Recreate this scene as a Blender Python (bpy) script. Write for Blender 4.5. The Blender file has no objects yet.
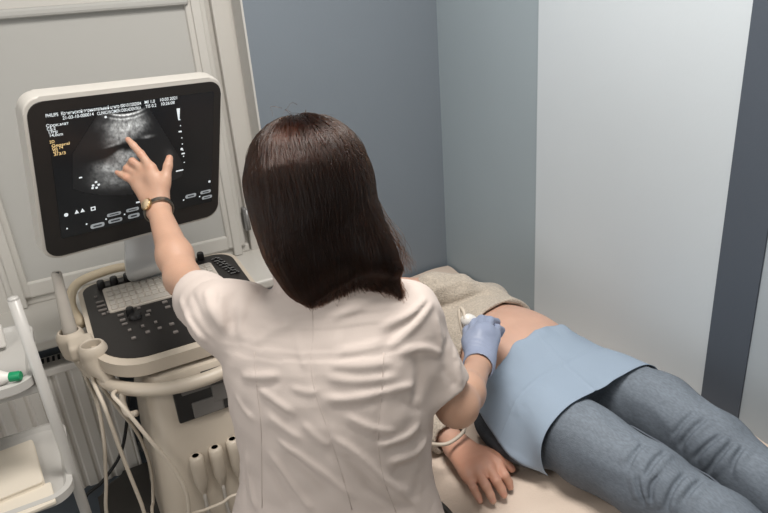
import bpy, bmesh, math, random
import numpy as np
from mathutils import Vector, Matrix

rng = np.random.default_rng(7)
random.seed(7)
COL = bpy.context.scene.collection
PI = math.pi
V = lambda *a: np.array(a, float)

# ------------------------------------------------------------------ camera
CAM_F, CAM_PITCH, CAM_ROLL, CAM_YAW = 646.0, 0.389, -0.0812, 0.4675
CAM_C = V(0, 0, 1.62)
_fw = V(math.sin(CAM_YAW) * math.cos(CAM_PITCH), math.cos(CAM_YAW) * math.cos(CAM_PITCH), -math.sin(CAM_PITCH))
_r = np.cross(_fw, V(0, 0, 1)); _r /= np.linalg.norm(_r)
_u = np.cross(_r, _fw)
_R = math.cos(CAM_ROLL) * _r + math.sin(CAM_ROLL) * _u
_U = -math.sin(CAM_ROLL) * _r + math.cos(CAM_ROLL) * _u


def ray(x, y):
    d = _fw * CAM_F + _R * (x - 384) - _U * (y - 256.5)
    return d / np.linalg.norm(d)


def at(x, y, D):            # measured sight line and distance -> world point
    return CAM_C + ray(x, y) * D


def onz(x, y, z):
    d = ray(x, y); return CAM_C + d * (z - CAM_C[2]) / d[2]


def ony(x, y, Y):
    d = ray(x, y); return CAM_C + d * (Y - CAM_C[1]) / d[1]


cam = bpy.data.cameras.new('camera')
camo = bpy.data.objects.new('camera', cam); COL.objects.link(camo)
cam.sensor_width = 36; cam.sensor_fit = 'HORIZONTAL'
cam.lens = CAM_F / 768 * 36
cam.clip_start = .02
M = Matrix(((_R[0], _U[0], -_fw[0], CAM_C[0]), (_R[1], _U[1], -_fw[1], CAM_C[1]), (_R[2], _U[2], -_fw[2], CAM_C[2]), (0, 0, 0, 1)))
camo.matrix_world = M
bpy.context.scene.camera = camo
bpy.context.scene.view_settings.view_transform = 'Standard'
cam.dof.use_dof = False


# ------------------------------------------------------------------ materials
def lin(c):
    c = c / 255.0
    return c / 12.92 if c <= .04045 else ((c + .055) / 1.055) ** 2.4


def rgb(r, g, b):
    return (lin(r), lin(g), lin(b), 1)


MATS = {}


def mat(name, col, rough=.5, bump=0, scale=40, var=0, vscale=6, metal=0, sss=0, tint=False, sheen=0, coat=0, stretch=(1, 1, 1),
        alpha=1, emit=0, spec=.5, wave=None):
    if name in MATS:
        return MATS[name]
    m = bpy.data.materials.new(name); m.use_nodes = True
    nt = m.node_tree; N = nt.nodes; L = nt.links
    b = N['Principled BSDF']
    b.inputs['Roughness'].default_value = rough
    b.inputs['Metallic'].default_value = metal
    b.inputs['Specular IOR Level'].default_value = spec
    if sss:
        b.inputs['Subsurface Weight'].default_value = sss
        b.inputs['Subsurface Radius'].default_value = (.012, .005, .003)
        b.inputs['Subsurface Scale'].default_value = 1.0
    if sheen:
        b.inputs['Sheen Weight'].default_value = sheen
    if coat:
        b.inputs['Coat Weight'].default_value = coat
    tc = N.new('ShaderNodeTexCoord'); mp = N.new('ShaderNodeMapping')
    mp.inputs['Scale'].default_value = stretch
    L.new(tc.outputs['Object'], mp.inputs['Vector'])
    src = None
    rgbn = N.new('ShaderNodeRGB'); rgbn.outputs[0].default_value = col; src = rgbn.outputs[0]
    if tint:
        at_ = N.new('ShaderNodeAttribute'); at_.attribute_name = 'tint'
        mx = N.new('ShaderNodeMix'); mx.data_type = 'RGBA'; mx.blend_type = 'MULTIPLY'; mx.inputs[0].default_value = 1
        L.new(src, mx.inputs[6]); L.new(at_.outputs['Color'], mx.inputs[7]); src = mx.outputs[2]
    if var:
        n = N.new('ShaderNodeTexNoise'); n.inputs['Scale'].default_value = vscale; n.inputs['Detail'].default_value = 5
        L.new(mp.outputs[0], n.inputs['Vector'])
        mr = N.new('ShaderNodeMapRange'); mr.inputs[1].default_value = .25; mr.inputs[2].default_value = .75
        mr.inputs[3].default_value = 1 - var; mr.inputs[4].default_value = 1 + var
        L.new(n.outputs[0], mr.inputs[0])
        mx = N.new('ShaderNodeMix'); mx.data_type = 'RGBA'; mx.blend_type = 'MULTIPLY'; mx.inputs[0].default_value = 1
        L.new(src, mx.inputs[6]); L.new(mr.outputs[0], mx.inputs[7]); src = mx.outputs[2]
    L.new(src, b.inputs['Base Color'])
    if emit:
        L.new(src, b.inputs['Emission Color']); b.inputs['Emission Strength'].default_value = emit
    if bump:
        if wave:
            n = N.new('ShaderNodeTexWave'); n.wave_type = 'BANDS'; n.bands_direction = wave
            n.inputs['Distortion'].default_value = 1.5; n.inputs['Detail'].default_value = 2
        else:
            n = N.new('ShaderNodeTexNoise'); n.inputs['Detail'].default_value = 4
        n.inputs['Scale'].default_value = scale
        L.new(mp.outputs[0], n.inputs['Vector'])
        bp = N.new('ShaderNodeBump'); bp.inputs['Strength'].default_value = bump; bp.inputs['Distance'].default_value = .004
        L.new(n.outputs[1] if wave is None and 'Fac' not in n.outputs else n.outputs['Fac'], bp.inputs['Height'])
        L.new(bp.outputs[0], b.inputs['Normal'])
    if alpha < 1:
        b.inputs['Alpha'].default_value = alpha
    MATS[name] = m
    return m


m_wall_blue = mat('blue_grey_wall_paint', rgb(117, 126, 135), .75, .05, 120, .02, 3)
m_wall_side = mat('side_wall_paint', rgb(150, 162, 169), .75, .05, 120, .02, 3)
m_wall_light = mat('light_wall_paint', rgb(197, 205, 211), .7, .05, 120, .015, 3)
m_wall_far = mat('grey_wall_paint', rgb(166, 175, 182), .7, .05, 120, .015, 3)
m_stripe = mat('charcoal_wall_paint', rgb(75, 83, 94), .7, .06, 150, .03, 5)
m_wall_white = mat('white_wall_paint', rgb(192, 190, 186), .8, .03, 90, .02, 3)
m_ceiling = mat('ceiling_paint', rgb(225, 223, 218), .9, .03, 90)
m_floor = mat('grey_vinyl_floor', rgb(140, 136, 130), .45, .03, 60, .12, 14)
m_pvc = mat('white_window_frame', rgb(196, 193, 187), .4, .02, 30, .015, 4)
m_blind = mat('roller_blind_fabric', rgb(177, 176, 172), .8, .08, 500, .015, 3)
m_glass = mat('frosted_window_glass', rgb(200, 205, 205), .25, 0)
m_rad = mat('white_radiator_enamel', rgb(228, 224, 218), .4, .02, 30, .03, 8)
m_dark = mat('dark_slot', rgb(40, 40, 42), .7)
m_plas = mat('warm_white_plastic', rgb(188, 177, 162), .42, .02, 200, .015, 5)
m_plas2 = mat('light_grey_plastic', rgb(180, 174, 166), .45, .02, 200, .015, 5)
m_cream = mat('cream_plastic', rgb(212, 196, 170), .5, .02, 200)
m_monwhite = mat('monitor_shell_plastic', rgb(200, 196, 189), .4, .01, 200)
m_bezel = mat('black_bezel_plastic', rgb(40, 38, 37), .38, .03, 400, spec=.3)
m_keyblack = mat('console_black_plastic', rgb(30, 27, 26), .4, .03, 300)
m_knob = mat('black_knob_rubber', rgb(26, 25, 25), .35)
m_key = mat('keyboard_grey_keys', rgb(172, 166, 158), .5)
m_keyplate = mat('keyboard_grey_plate', rgb(186, 178, 168), .5, .02, 200)
m_btn = mat('console_button_grey', rgb(120, 114, 110), .45)
m_metal = mat('brushed_grey_metal', rgb(205, 207, 208), .32, .02, 200, metal=.45)
m_chrome = mat('chrome', rgb(205, 205, 205), .18, metal=1)
m_cable = mat('cream_cable', rgb(196, 185, 170), .5)
m_blackcable = mat('black_cable', rgb(24, 24, 25), .5)
m_darkplas = mat('dark_grey_plastic', rgb(66, 64, 62), .5, .03, 200)
m_tray = mat('white_tray_plastic', rgb(188, 186, 182), .35, .01, 90)
m_paper = mat('cream_paper', rgb(220, 211, 196), .85, .04, 200, .02, 6)
m_green = mat('green_cap_plastic', rgb(10, 140, 92), .4)
m_bottle = mat('white_bottle_plastic', rgb(225, 222, 217), .35)
m_skin = mat('skin', rgb(188, 150, 128), .5, .1, 260, .05, 22, sss=.12, tint=True)
m_skin2 = mat('patient_skin', rgb(197, 159, 140), .5, .1, 260, .06, 20, sss=.12, tint=True)
m_tunic = mat('white_tunic_cotton', rgb(199, 187, 180), .8, .12, 600, .01, 5)
m_trous = mat('white_trouser_cotton', rgb(214, 208, 203), .8, .12, 500)
m_glove = mat('lilac_nitrile', rgb(140, 150, 174), .5, .14, 120, .04, 30)
m_drape = mat('blue_nonwoven_drape', rgb(146, 162, 180), .85, .18, 500, .02, 8)
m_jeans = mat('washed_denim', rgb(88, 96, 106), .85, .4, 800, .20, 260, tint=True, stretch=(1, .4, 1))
m_seam = mat('denim_seam', rgb(104, 112, 124), .85, .3, 400)
m_knit = mat('beige_knit', rgb(187, 176, 162), .95, 1.0, 230, .22, 190, sheen=.2)
m_sheet = mat('beige_couch_sheet', rgb(206, 190, 176), .85, .25, 200, .03, 10)
m_couch = mat('black_couch_vinyl', rgb(42, 40, 40), .5, .05, 200)
m_steel = mat('grey_painted_steel', rgb(140, 140, 140), .4, metal=.4)
m_hair2 = mat('patient_brown_hair', rgb(82, 58, 44), .5, .6, 30, .2, 12, stretch=(6, 1, 6))
m_shoe = mat('white_shoe_leather', rgb(210, 208, 205), .5)
m_sock = mat('grey_sock_knit', rgb(150, 150, 152), .9, .3, 300)
m_gold = mat('watch_gold', rgb(178, 150, 110), .3, metal=1)
m_silver = mat('watch_steel', rgb(150, 146, 138), .3, metal=1)
m_dial = mat('watch_dial', rgb(190, 170, 140), .4)
m_red = mat('dark_red_cord', rgb(120, 44, 38), .8)
m_white_text = mat('screen_white', rgb(214, 222, 226), .5, emit=.55)
m_grey_text = mat('screen_grey', rgb(150, 156, 160), .5, emit=.4)
m_dim_text = mat('screen_dim', rgb(34, 38, 42), .5, emit=.2)
m_yellow_text = mat('screen_yellow', rgb(226, 196, 140), .5, emit=.5)
m_bay = mat('printer_grey_plastic', rgb(104, 101, 98), .3)
m_tseam = mat('tunic_seam_thread', rgb(188, 176, 169), .85)


# hair: strand-like colour and gloss variation running along the vertical
def hair_mat():
    m = bpy.data.materials.new('dark_brown_hair'); m.use_nodes = True
    N = m.node_tree.nodes; L = m.node_tree.links; b = N['Principled BSDF']
    tc = N.new('ShaderNodeTexCoord'); mp = N.new('ShaderNodeMapping'); mp.inputs['Scale'].default_value = (130, 130, 5)
    n = N.new('ShaderNodeTexNoise'); n.inputs['Scale'].default_value = 1; n.inputs['Detail'].default_value = 4
    L.new(tc.outputs['Object'], mp.inputs[0]); L.new(mp.outputs[0], n.inputs['Vector'])
    cr = N.new('ShaderNodeValToRGB')
    cr.color_ramp.elements[0].position = .3; cr.color_ramp.elements[0].color = rgb(10, 7, 5)
    cr.color_ramp.elements[1].position = .75; cr.color_ramp.elements[1].color = rgb(30, 19, 14)
    L.new(n.outputs[0], cr.inputs[0]); L.new(cr.outputs[0], b.inputs['Base Color'])
    bp = N.new('ShaderNodeBump'); bp.inputs['Strength'].default_value = .5; bp.inputs['Distance'].default_value = .004
    L.new(n.outputs[0], bp.inputs['Height']); L.new(bp.outputs[0], b.inputs['Normal'])
    b.inputs['Roughness'].default_value = .45
    b.inputs['Specular IOR Level'].default_value = .25
    return m


m_hair = hair_mat()


def strand_mat():
    m = bpy.data.materials.new('hair_strand'); m.use_nodes = True
    N = m.node_tree.nodes; L = m.node_tree.links
    for n in list(N):
        if n.type == 'BSDF_PRINCIPLED': N.remove(n)
    h = N.new('ShaderNodeBsdfHairPrincipled')
    try:
        h.parametrization = 'COLOR'
    except Exception:
        pass
    h.inputs['Color'].default_value = (.012, .0038, .0016, 1); h.inputs['IOR'].default_value = 1.42
    h.inputs['Roughness'].default_value = .20
    h.inputs['Radial Roughness'].default_value = .3
    h.inputs['Random Roughness'].default_value = .2
    L.new(h.outputs[0], N['Material Output'].inputs[0])
    return m


m_strand = strand_mat()


# ------------------------------------------------------------------ object helpers
def props(o, label=None, cat=None, group=None, kind=None):
    if label: o['label'] = label
    if cat: o['category'] = cat
    if group: o['group'] = group
    if kind: o['kind'] = kind
    return o


def empty(name, loc=(0, 0, 0), rz=0, **k):
    o = bpy.data.objects.new(name, None); COL.objects.link(o)
    o.location = tuple(loc); o.rotation_euler = (0, 0, rz); o.empty_display_size = .05
    return props(o, **k)


WORLD = {}


def link(name, me, parent=None, mats=(), **k):
    """vertices are in world space; keeps them there when parented"""
    o = bpy.data.objects.new(name, me); COL.objects.link(o)
    for m in (mats if isinstance(mats, (list, tuple)) else [mats]):
        me.materials.append(m)
    if parent is not None:
        o.parent = parent
        o.matrix_parent_inverse = wm(parent).inverted()
    return props(o, **k)


def wm(o):
    m = o.matrix_basis.copy() if False else Matrix.LocRotScale(o.location, o.rotation_euler, o.scale)
    if o.parent is not None:
        m = wm(o.parent) @ o.matrix_parent_inverse @ m
    return m


class MB:
    """collects shapes into one bmesh (world space)"""

    def __init__(s):
        s.bm = bmesh.new(); s.mi = 0

    def _fin(s, verts, faces, smooth=False):
        vs = [s.bm.verts.new(tuple(v)) for v in verts]
        for f in faces:
            try:
                fc = s.bm.faces.new([vs[i] for i in f]); fc.material_index = s.mi; fc.smooth = smooth
            except ValueError:
                pass
        return s

    def box(s, c, size, rot=None, bev=0.0, seg=2):
        t = bmesh.new(); bmesh.ops.create_cube(t, size=1)
        for v in t.verts:
            v.co = Vector((v.co.x * size[0], v.co.y * size[1], v.co.z * size[2]))
        if bev:
            bmesh.ops.bevel(t, geom=list(t.edges), offset=bev, segments=seg, profile=.5, affect='EDGES', clamp_overlap=True)
        R_ = Matrix(rot) if rot is not None else Matrix.Identity(3)
        for v in t.verts:
            v.co = R_ @ v.co + Vector(tuple(c))
        return s.merge(t, smooth=False)

    def merge(s, t, smooth=False):
        t.verts.index_update()
        vs = [v.co.copy() for v in t.verts]; fs = [[v.index for v in f.verts] for f in t.faces]
        t.free()
        return s._fin(vs, fs, smooth)

    def prism(s, outline, z0, z1, frame=None, bev=0.0, seg=2, smooth=False):
        """outline: (u,v) polygon, extruded z0..z1; frame=(origin,U,V,W)"""
        t = bmesh.new()
        lo = [t.verts.new((u, v, z0)) for u, v in outline]; hi = [t.verts.new((u, v, z1)) for u, v in outline]
        n = len(outline)
        fl = t.faces.new(lo[::-1]); fh = t.faces.new(hi)
        for i in range(n):
            t.faces.new((lo[i], lo[(i + 1) % n], hi[(i + 1) % n], hi[i]))
        if bev:
            bmesh.ops.bevel(t, geom=list(set(fl.edges) | set(fh.edges)), offset=bev, segments=seg, profile=.5, affect='EDGES')
        if frame is not None:
            o, U, Vv, W = [np.asarray(a, float) for a in frame]
            for v in t.verts:
                v.co = Vector(tuple(o + U * v.co.x + Vv * v.co.y + W * v.co.z))
        return s.merge(t, smooth)

    def tube(s, pts, r, n=10, caps=True, smooth=True, ry=None):
        pts = [np.asarray(p, float) for p in pts]
        rs = r if hasattr(r, '__len__') else [r] * len(pts)
        tang = []
        for i in range(len(pts)):
            a = pts[max(i - 1, 0)]; b = pts[min(i + 1, len(pts) - 1)]
            d = b - a; tang.append(d / (np.linalg.norm(d) + 1e-12))
        u = np.cross(tang[0], V(0, 0, 1))
        if np.linalg.norm(u) < 1e-3: u = np.cross(tang[0], V(1, 0, 0))
        u /= np.linalg.norm(u)
        verts = []; faces = []
        for i, p in enumerate(pts):
            u = u - tang[i] * (u @ tang[i]); u /= np.linalg.norm(u); w = np.cross(tang[i], u)
            for k in range(n):
                a = 2 * PI * k / n
                verts.append(p + rs[i] * (u * math.cos(a) + w * math.sin(a)))
        m = len(pts)
        for i in range(m - 1):
            for k in range(n):
                faces.append((i * n + k, i * n + (k + 1) % n, (i + 1) * n + (k + 1) % n, (i + 1) * n + k))
        if caps:
            faces.append(tuple(range(n))[::-1]); faces.append(tuple((m - 1) * n + k for k in range(n)))
        return s._fin(verts, faces, smooth)

    def lathe(s, prof, o=(0, 0, 0), axis=(0, 0, 1), n=24, smooth=True):
        """prof: list of (r, h) along axis"""
        a = np.asarray(axis, float); a /= np.linalg.norm(a)
        u = np.cross(a, V(0, 1, 0));
        if np.linalg.norm(u) < 1e-3: u = np.cross(a, V(1, 0, 0))
        u /= np.linalg.norm(u); w = np.cross(a, u); o = np.asarray(o, float)
        verts = []; faces = []
        for r, h in prof:
            for k in range(n):
                t = 2 * PI * k / n
                verts.append(o + a * h + max(r, 1e-5) * (u * math.cos(t) + w * math.sin(t)))
        for i in range(len(prof) - 1):
            for k in range(n):
                faces.append((i * n + k, i * n + (k + 1) % n, (i + 1) * n + (k + 1) % n, (i + 1) * n + k))
        faces.append(tuple(range(n))[::-1]); faces.append(tuple((len(prof) - 1) * n + k for k in range(n)))
        return s._fin(verts, faces, smooth)

    def build(s, name, mats, parent=None, autosmooth=None, **k):
        me = bpy.data.meshes.new(name)
        bmesh.ops.recalc_face_normals(s.bm, faces=list(s.bm.faces))
        if autosmooth is not None:
            for f in s.bm.faces: f.smooth = True
            ca = math.radians(autosmooth)
            for e in s.bm.edges:
                if len(e.link_faces) == 2 and e.calc_face_angle(0) > ca: e.smooth = False
        s.bm.to_mesh(me); s.bm.free()
        return link(name, me, parent, mats, **k)


def rrect(x0, y0, x1, y1, r, n=6):
    """rounded rectangle outline; r may be 4 radii (x0y0, x1y0, x1y1, x0y1)"""
    rs = r if hasattr(r, '__len__') else [r] * 4
    out = []
    for (cx, cy, a0, rr) in ((x0 + rs[0], y0 + rs[0], PI, rs[0]), (x1 - rs[1], y0 + rs[1], 1.5 * PI, rs[1]),
                             (x1 - rs[2], y1 - rs[2], 0, rs[2]), (x0 + rs[3], y1 - rs[3], .5 * PI, rs[3])):
        for i in range(n + 1):
            a = a0 + .5 * PI * i / n
            out.append((cx + rr * math.cos(a), cy + rr * math.sin(a)))
    return out


def spline(pts, n=8):
    """Catmull-Rom through points"""
    P = [np.asarray(p, float) for p in pts]
    P = [2 * P[0] - P[1]] + P + [2 * P[-1] - P[-2]]
    out = []
    for i in range(1, len(P) - 2):
        for k in range(n):
            t = k / n
            out.append(.5 * ((2 * P[i]) + (-P[i - 1] + P[i + 1]) * t + (2 * P[i - 1] - 5 * P[i] + 4 * P[i + 1] - P[i + 2]) * t * t
                             + (-P[i - 1] + 3 * P[i] - 3 * P[i + 1] + P[i + 2]) * t ** 3))
    out.append(P[-2])
    return out


# ------------------------------------------------------------------ implicit surfaces for bodies and cloth
class SDF:
    BIG = 1.0

    def __init__(s):
        s.ops = []

    def _add(s, fn, lo, hi, mode, k):
        s.ops.append((fn, np.asarray(lo, float), np.asarray(hi, float), mode, k)); return s

    def cone(s, a, b, ra, rb, k=.01, mode='u'):
        a = np.asarray(a, float); b = np.asarray(b, float); ab = b - a; L2 = max(ab @ ab, 1e-9); m = max(ra, rb)

        def fn(P):
            q = P - a; t = np.clip((q @ ab) / L2, 0, 1)
            return np.linalg.norm(q - t[..., None] * ab, axis=-1) - (ra + (rb - ra) * t)
        return s._add(fn, np.minimum(a, b) - m, np.maximum(a, b) + m, mode, k)

    def chain(s, pts, rs, k=.01):
        for i in range(len(pts) - 1):
            s.cone(pts[i], pts[i + 1], rs[i], rs[i + 1], k)
        return s

    def ell(s, c, r, rot=None, k=.01, mode='u'):
        c = np.asarray(c, float); r = np.asarray(r, float)
        R_ = np.asarray(rot, float) if rot is not None else np.eye(3)   # columns = axes

        def fn(P):
            q = (P - c) @ R_
            k0 = np.linalg.norm(q / r, axis=-1); k1 = np.linalg.norm(q / (r * r), axis=-1) + 1e-9
            return k0 * (k0 - 1) / k1
        m = r.max()
        return s._add(fn, c - m, c + m, mode, k)

    def box(s, c, half, rot=None, rad=.005, k=.005, mode='u'):
        c = np.asarray(c, float); h = np.asarray(half, float) - rad
        R_ = np.asarray(rot, float) if rot is not None else np.eye(3)

        def fn(P):
            q = np.abs((P - c) @ R_) - h
            return np.linalg.norm(np.maximum(q, 0), axis=-1) + np.minimum(q.max(-1), 0) - rad
        m = np.linalg.norm(half)
        return s._add(fn, c - m, c + m, mode, k)

    def loft(s, st, k=.02, sub=4, mode='u', grow=0.0):
        """st: list of (centre, side_vec, front_vec, r_side, r_front) -> smooth tube of elliptical section"""
        C_ = spline([a[0] for a in st], sub); S_ = spline([a[1] for a in st], sub); F_ = spline([a[2] for a in st], sub)
        RX = [float(x[0]) + grow for x in spline([V(a[3]) for a in st], sub)]
        RY = [float(x[0]) + grow for x in spline([V(a[4]) for a in st], sub)]
        C_ = np.array(C_); S_ = np.array(S_); RX = np.array(RX); RY = np.array(RY); n_ = len(C_)
        tg = np.gradient(C_, axis=0); tg /= np.linalg.norm(tg, axis=1)[:, None]
        S_ = S_ - tg * (S_ * tg).sum(1)[:, None]; S_ /= np.linalg.norm(S_, axis=1)[:, None]
        F_ = np.cross(tg, S_)

        def fn(P):
            sh = P.shape[:-1]; P = P.reshape(-1, 3)
            bd = np.full(len(P), 1e9); bi = np.zeros(len(P), int); bt = np.zeros(len(P))
            for i in range(n_ - 1):
                ab = C_[i + 1] - C_[i]; q = P - C_[i]; t = np.clip(q @ ab / (ab @ ab), 0, 1); q = q - t[:, None] * ab
                d2 = (q * q).sum(1); m_ = d2 < bd
                bd[m_] = d2[m_]; bi[m_] = i; bt[m_] = t[m_]
            L = lambda A: A[bi] * (1 - bt)[:, None] + A[bi + 1] * bt[:, None]
            q = P - L(C_); sv = L(S_); fv = L(F_); tv = L(tg)
            rx = RX[bi] * (1 - bt) + RX[bi + 1] * bt; ry = RY[bi] * (1 - bt) + RY[bi + 1] * bt
            u = (q * sv).sum(1); v = (q * fv).sum(1)
            k0 = np.sqrt((u / rx) ** 2 + (v / ry) ** 2) + 1e-9; k1 = np.sqrt((u / rx ** 2) ** 2 + (v / ry ** 2) ** 2) + 1e-9
            d = np.maximum(k0 * (k0 - 1) / k1, -np.minimum(rx, ry))
            end = ((bi == 0) & (bt <= 0)) | ((bi == n_ - 2) & (bt >= 1))
            e = np.where(end, np.abs((q * tv).sum(1)), 0)
            d = np.where(e > 0, np.sqrt(np.maximum(d, 0) ** 2 + e * e), d)
            return d.reshape(sh)
        A = np.array(C_); m = max(max(RX), max(RY))
        return s._add(fn, A.min(0) - m, A.max(0) + m, mode, k)

    def fold(s, pts, w, amp):
        """raises (amp>0) a soft ridge along a polyline, lowers it for amp<0"""
        pts = [np.asarray(p, float) for p in pts]

        def fn(P):
            d = None; n = len(pts) - 1
            for i in range(n):
                a = pts[i]; ab = pts[i + 1] - a; q = P - a; t = np.clip((q @ ab) / max(ab @ ab, 1e-9), 0, 1)
                dd = np.linalg.norm(q - t[..., None] * ab, axis=-1)
                g = (i + t) / n
                fade = np.clip(np.minimum(g, 1 - g) * 5, 0, 1); fade = fade * fade * (3 - 2 * fade)
                e = (np.exp(-(dd / w) ** 2) if amp > 0 else np.exp(-np.sqrt(dd * dd + 1e-6) / w * 1.15)) * fade
                d = e if d is None else np.maximum(d, e)
            return -amp * d
        A = np.array(pts)
        return s._add(fn, A.min(0) - (2.4 if amp > 0 else 4) * w, A.max(0) + (2.4 if amp > 0 else 4) * w, 'add', 0)

    def disp(s, fn, lo, hi):
        return s._add(fn, lo, hi, 'add', 0)

    def plane(s, p, n, lo, hi):
        """removes the half space on the +n side of p inside lo..hi"""
        p = np.asarray(p, float); n = np.asarray(n, float); n = n / np.linalg.norm(n)
        return s._add(lambda P: -((P - p) @ n), lo, hi, 'cut', 0)

    def eval(s, P, lo=None, hi=None):
        F = np.full(P.shape[:-1], s.BIG)
        for fn, l, h, mode, k in s.ops:
            pad = k + .02 if mode != 'add' else 0
            if lo is not None and (np.any(l - pad > hi) or np.any(h + pad < lo)): continue
            if mode == 'cut' or mode == 'add':
                ins = np.all((P >= l) & (P <= h), axis=-1)
                if not ins.any(): continue
                d = fn(P[ins])
                if mode == 'add': F[ins] += d
                else: F[ins] = np.maximum(F[ins], -d)
                continue
            d = fn(P)
            if mode == 'u':
                if k > 0:
                    hh = np.clip(.5 + .5 * (F - d) / k, 0, 1)
                    F = F + (d - F) * hh - k * hh * (1 - hh)
                else: F = np.minimum(F, d)
            elif mode == 's':
                if k > 0:
                    hh = np.clip(.5 - .5 * (F + d) / k, 0, 1)
                    F = F + (-d - F) * hh + k * hh * (1 - hh)
                else: F = np.maximum(F, -d)
            elif mode == 'i':
                F = np.maximum(F, d)
        return F

    def mesh(s, h, smooth=1, name='m'):
        us = [o for o in s.ops if o[3] == 'u']
        lo = np.min([o[1] for o in us], 0) - .01; hi = np.max([o[2] for o in us], 0) + .01
        n = np.ceil((hi - lo) / h).astype(int) + 1
        B = 24
        allid = []; allpos = []; quads = []
        sy = int(n[2] + 4); sx = int((n[1] + 4) * sy)
        for i0 in range(0, n[0], B):
            for j0 in range(0, n[1], B):
                for k0 in range(0, n[2], B):
                    base = np.array([i0, j0, k0]) - 1
                    bl = lo + base * h; bh = bl + (B + 2) * h
                    if not any(np.all(o[1] - .005 <= bh) and np.all(o[2] + .005 >= bl) for o in us): continue
                    fc = abs(float(s.eval(((bl + bh) / 2)[None], bl, bh)[0])); hd = np.linalg.norm(bh - bl) / 2
                    if fc > 1.3 * hd + .014: continue
                    ax = [lo[a] + (base[a] + np.arange(B + 2)) * h for a in range(3)]
                    P = np.stack(np.meshgrid(*ax, indexing='ij'), -1)
                    F = s.eval(P, bl, bh)
                    S = F < 0
                    if S.all() or not S.any(): continue
                    m = B + 1
                    cnt = np.zeros((m, m, m)); acc = np.zeros((m, m, m, 3))
                    for axis in range(3):
                        for o1 in (0, 1):
                            for o2 in (0, 1):
                                oth = [a for a in range(3) if a != axis]
                                sl0 = [None] * 3; sl1 = [None] * 3
                                sl0[axis] = slice(0, m); sl1[axis] = slice(1, m + 1)
                                for a, o in zip(oth, (o1, o2)):
                                    sl0[a] = sl1[a] = slice(o, o + m)
                                f0 = F[tuple(sl0)]; f1 = F[tuple(sl1)]
                                cr = (f0 < 0) != (f1 < 0)
                                t = np.where(cr, f0 / np.where(cr, f0 - f1, 1), 0)
                                cnt += cr
                                acc[..., axis] += np.where(cr, t, 0)
                                acc[..., oth[0]] += cr * o1; acc[..., oth[1]] += cr * o2
                    act = cnt > 0
                    idx = np.argwhere(act)
                    pos = bl + (idx + acc[act] / cnt[act][:, None]) * h
                    gid = (idx[:, 0] + base[0] + 2) * sx + (idx[:, 1] + base[1] + 2) * sy + (idx[:, 2] + base[2] + 2)
                    allid.append(gid); allpos.append(pos)
                    G = lambda ii: (ii[:, 0] + base[0] + 2) * sx + (ii[:, 1] + base[1] + 2) * sy + (ii[:, 2] + base[2] + 2)
                    for axis in range(3):
                        oth = [(axis + 1) % 3, (axis + 2) % 3]
                        sl0 = [slice(1, m)] * 3; sl1 = [slice(1, m)] * 3
                        sl1[axis] = slice(2, m + 1)
                        s0 = S[tuple(sl0)]; s1 = S[tuple(sl1)]
                        for flip, c in ((False, s0 & ~s1), (True, ~s0 & s1)):
                            ii = np.argwhere(c) + 1
                            if len(ii) == 0: continue
                            e1 = np.zeros(3, int); e1[oth[0]] = 1; e2 = np.zeros(3, int); e2[oth[1]] = 1
                            q = np.stack([G(ii - e1 - e2), G(ii - e2), G(ii), G(ii - e1)], 1)
                            if flip: q = q[:, ::-1]
                            quads.append(q)
        ids = np.concatenate(allid); pos = np.concatenate(allpos); Q = np.concatenate(quads)
        uid, first = np.unique(ids, return_index=True); pos = pos[first]
        Q = np.searchsorted(uid, Q)
        for _ in range(smooth):
            E_ = np.concatenate([Q[:, [0, 1]], Q[:, [1, 2]], Q[:, [2, 3]], Q[:, [3, 0]]])
            acc = np.zeros_like(pos); c = np.zeros(len(pos))
            for a, b in ((0, 1), (1, 0)):
                for d in range(3): acc[:, d] += np.bincount(E_[:, a], weights=pos[E_[:, b], d], minlength=len(pos))
                c += np.bincount(E_[:, a], minlength=len(pos))
            pos = pos * .5 + .5 * acc / np.maximum(c, 1)[:, None]
        return pos, Q


def npmesh(name, pos, quads, mats, parent=None, tint=None, **k):
    me = bpy.data.meshes.new(name)
    me.vertices.add(len(pos)); me.vertices.foreach_set('co', pos.astype(np.float32).ravel())
    nf = len(quads); w = quads.shape[1]
    me.loops.add(nf * w); me.loops.foreach_set('vertex_index', quads.astype(np.int32).ravel())
    me.polygons.add(nf); me.polygons.foreach_set('loop_start', np.arange(0, nf * w, w, dtype=np.int32))
    me.polygons.foreach_set('use_smooth', np.ones(nf, bool))
    me.update(calc_edges=True); me.validate()
    if tint is not None:
        a = me.attributes.new('tint', 'FLOAT_COLOR', 'POINT')
        a.data.foreach_set('color', np.concatenate([tint, np.ones((len(tint), 1))], 1).astype(np.float32).ravel())
    return link(name, me, parent, mats, **k)


def nrm(a):
    a = np.asarray(a, float); return a / np.linalg.norm(a)


def spot(tint, pos, c, r, col, hard=False):
    d = np.linalg.norm(pos - np.asarray(c), axis=1) / r
    w = np.clip(1.4 - d * 1.4 if not hard else (1 - d) * 6, 0, 1)
    w = (w * w * (3 - 2 * w))[:, None]
    tint[:] = tint * (1 - w) + np.asarray(col) * w


def noise2(x, y, s=0):
    """smooth value noise"""
    xi = np.floor(x).astype(int); yi = np.floor(y).astype(int); fx = x - xi; fy = y - yi
    fx = fx * fx * (3 - 2 * fx); fy = fy * fy * (3 - 2 * fy)
    def h(a, b): return np.modf(np.abs(np.sin(a * 127.1 + b * 311.7 + s * 74.7) * 43758.5453))[0]
    return (h(xi, yi) * (1 - fx) + h(xi + 1, yi) * fx) * (1 - fy) + (h(xi, yi + 1) * (1 - fx) + h(xi + 1, yi + 1) * fx) * fy




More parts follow.
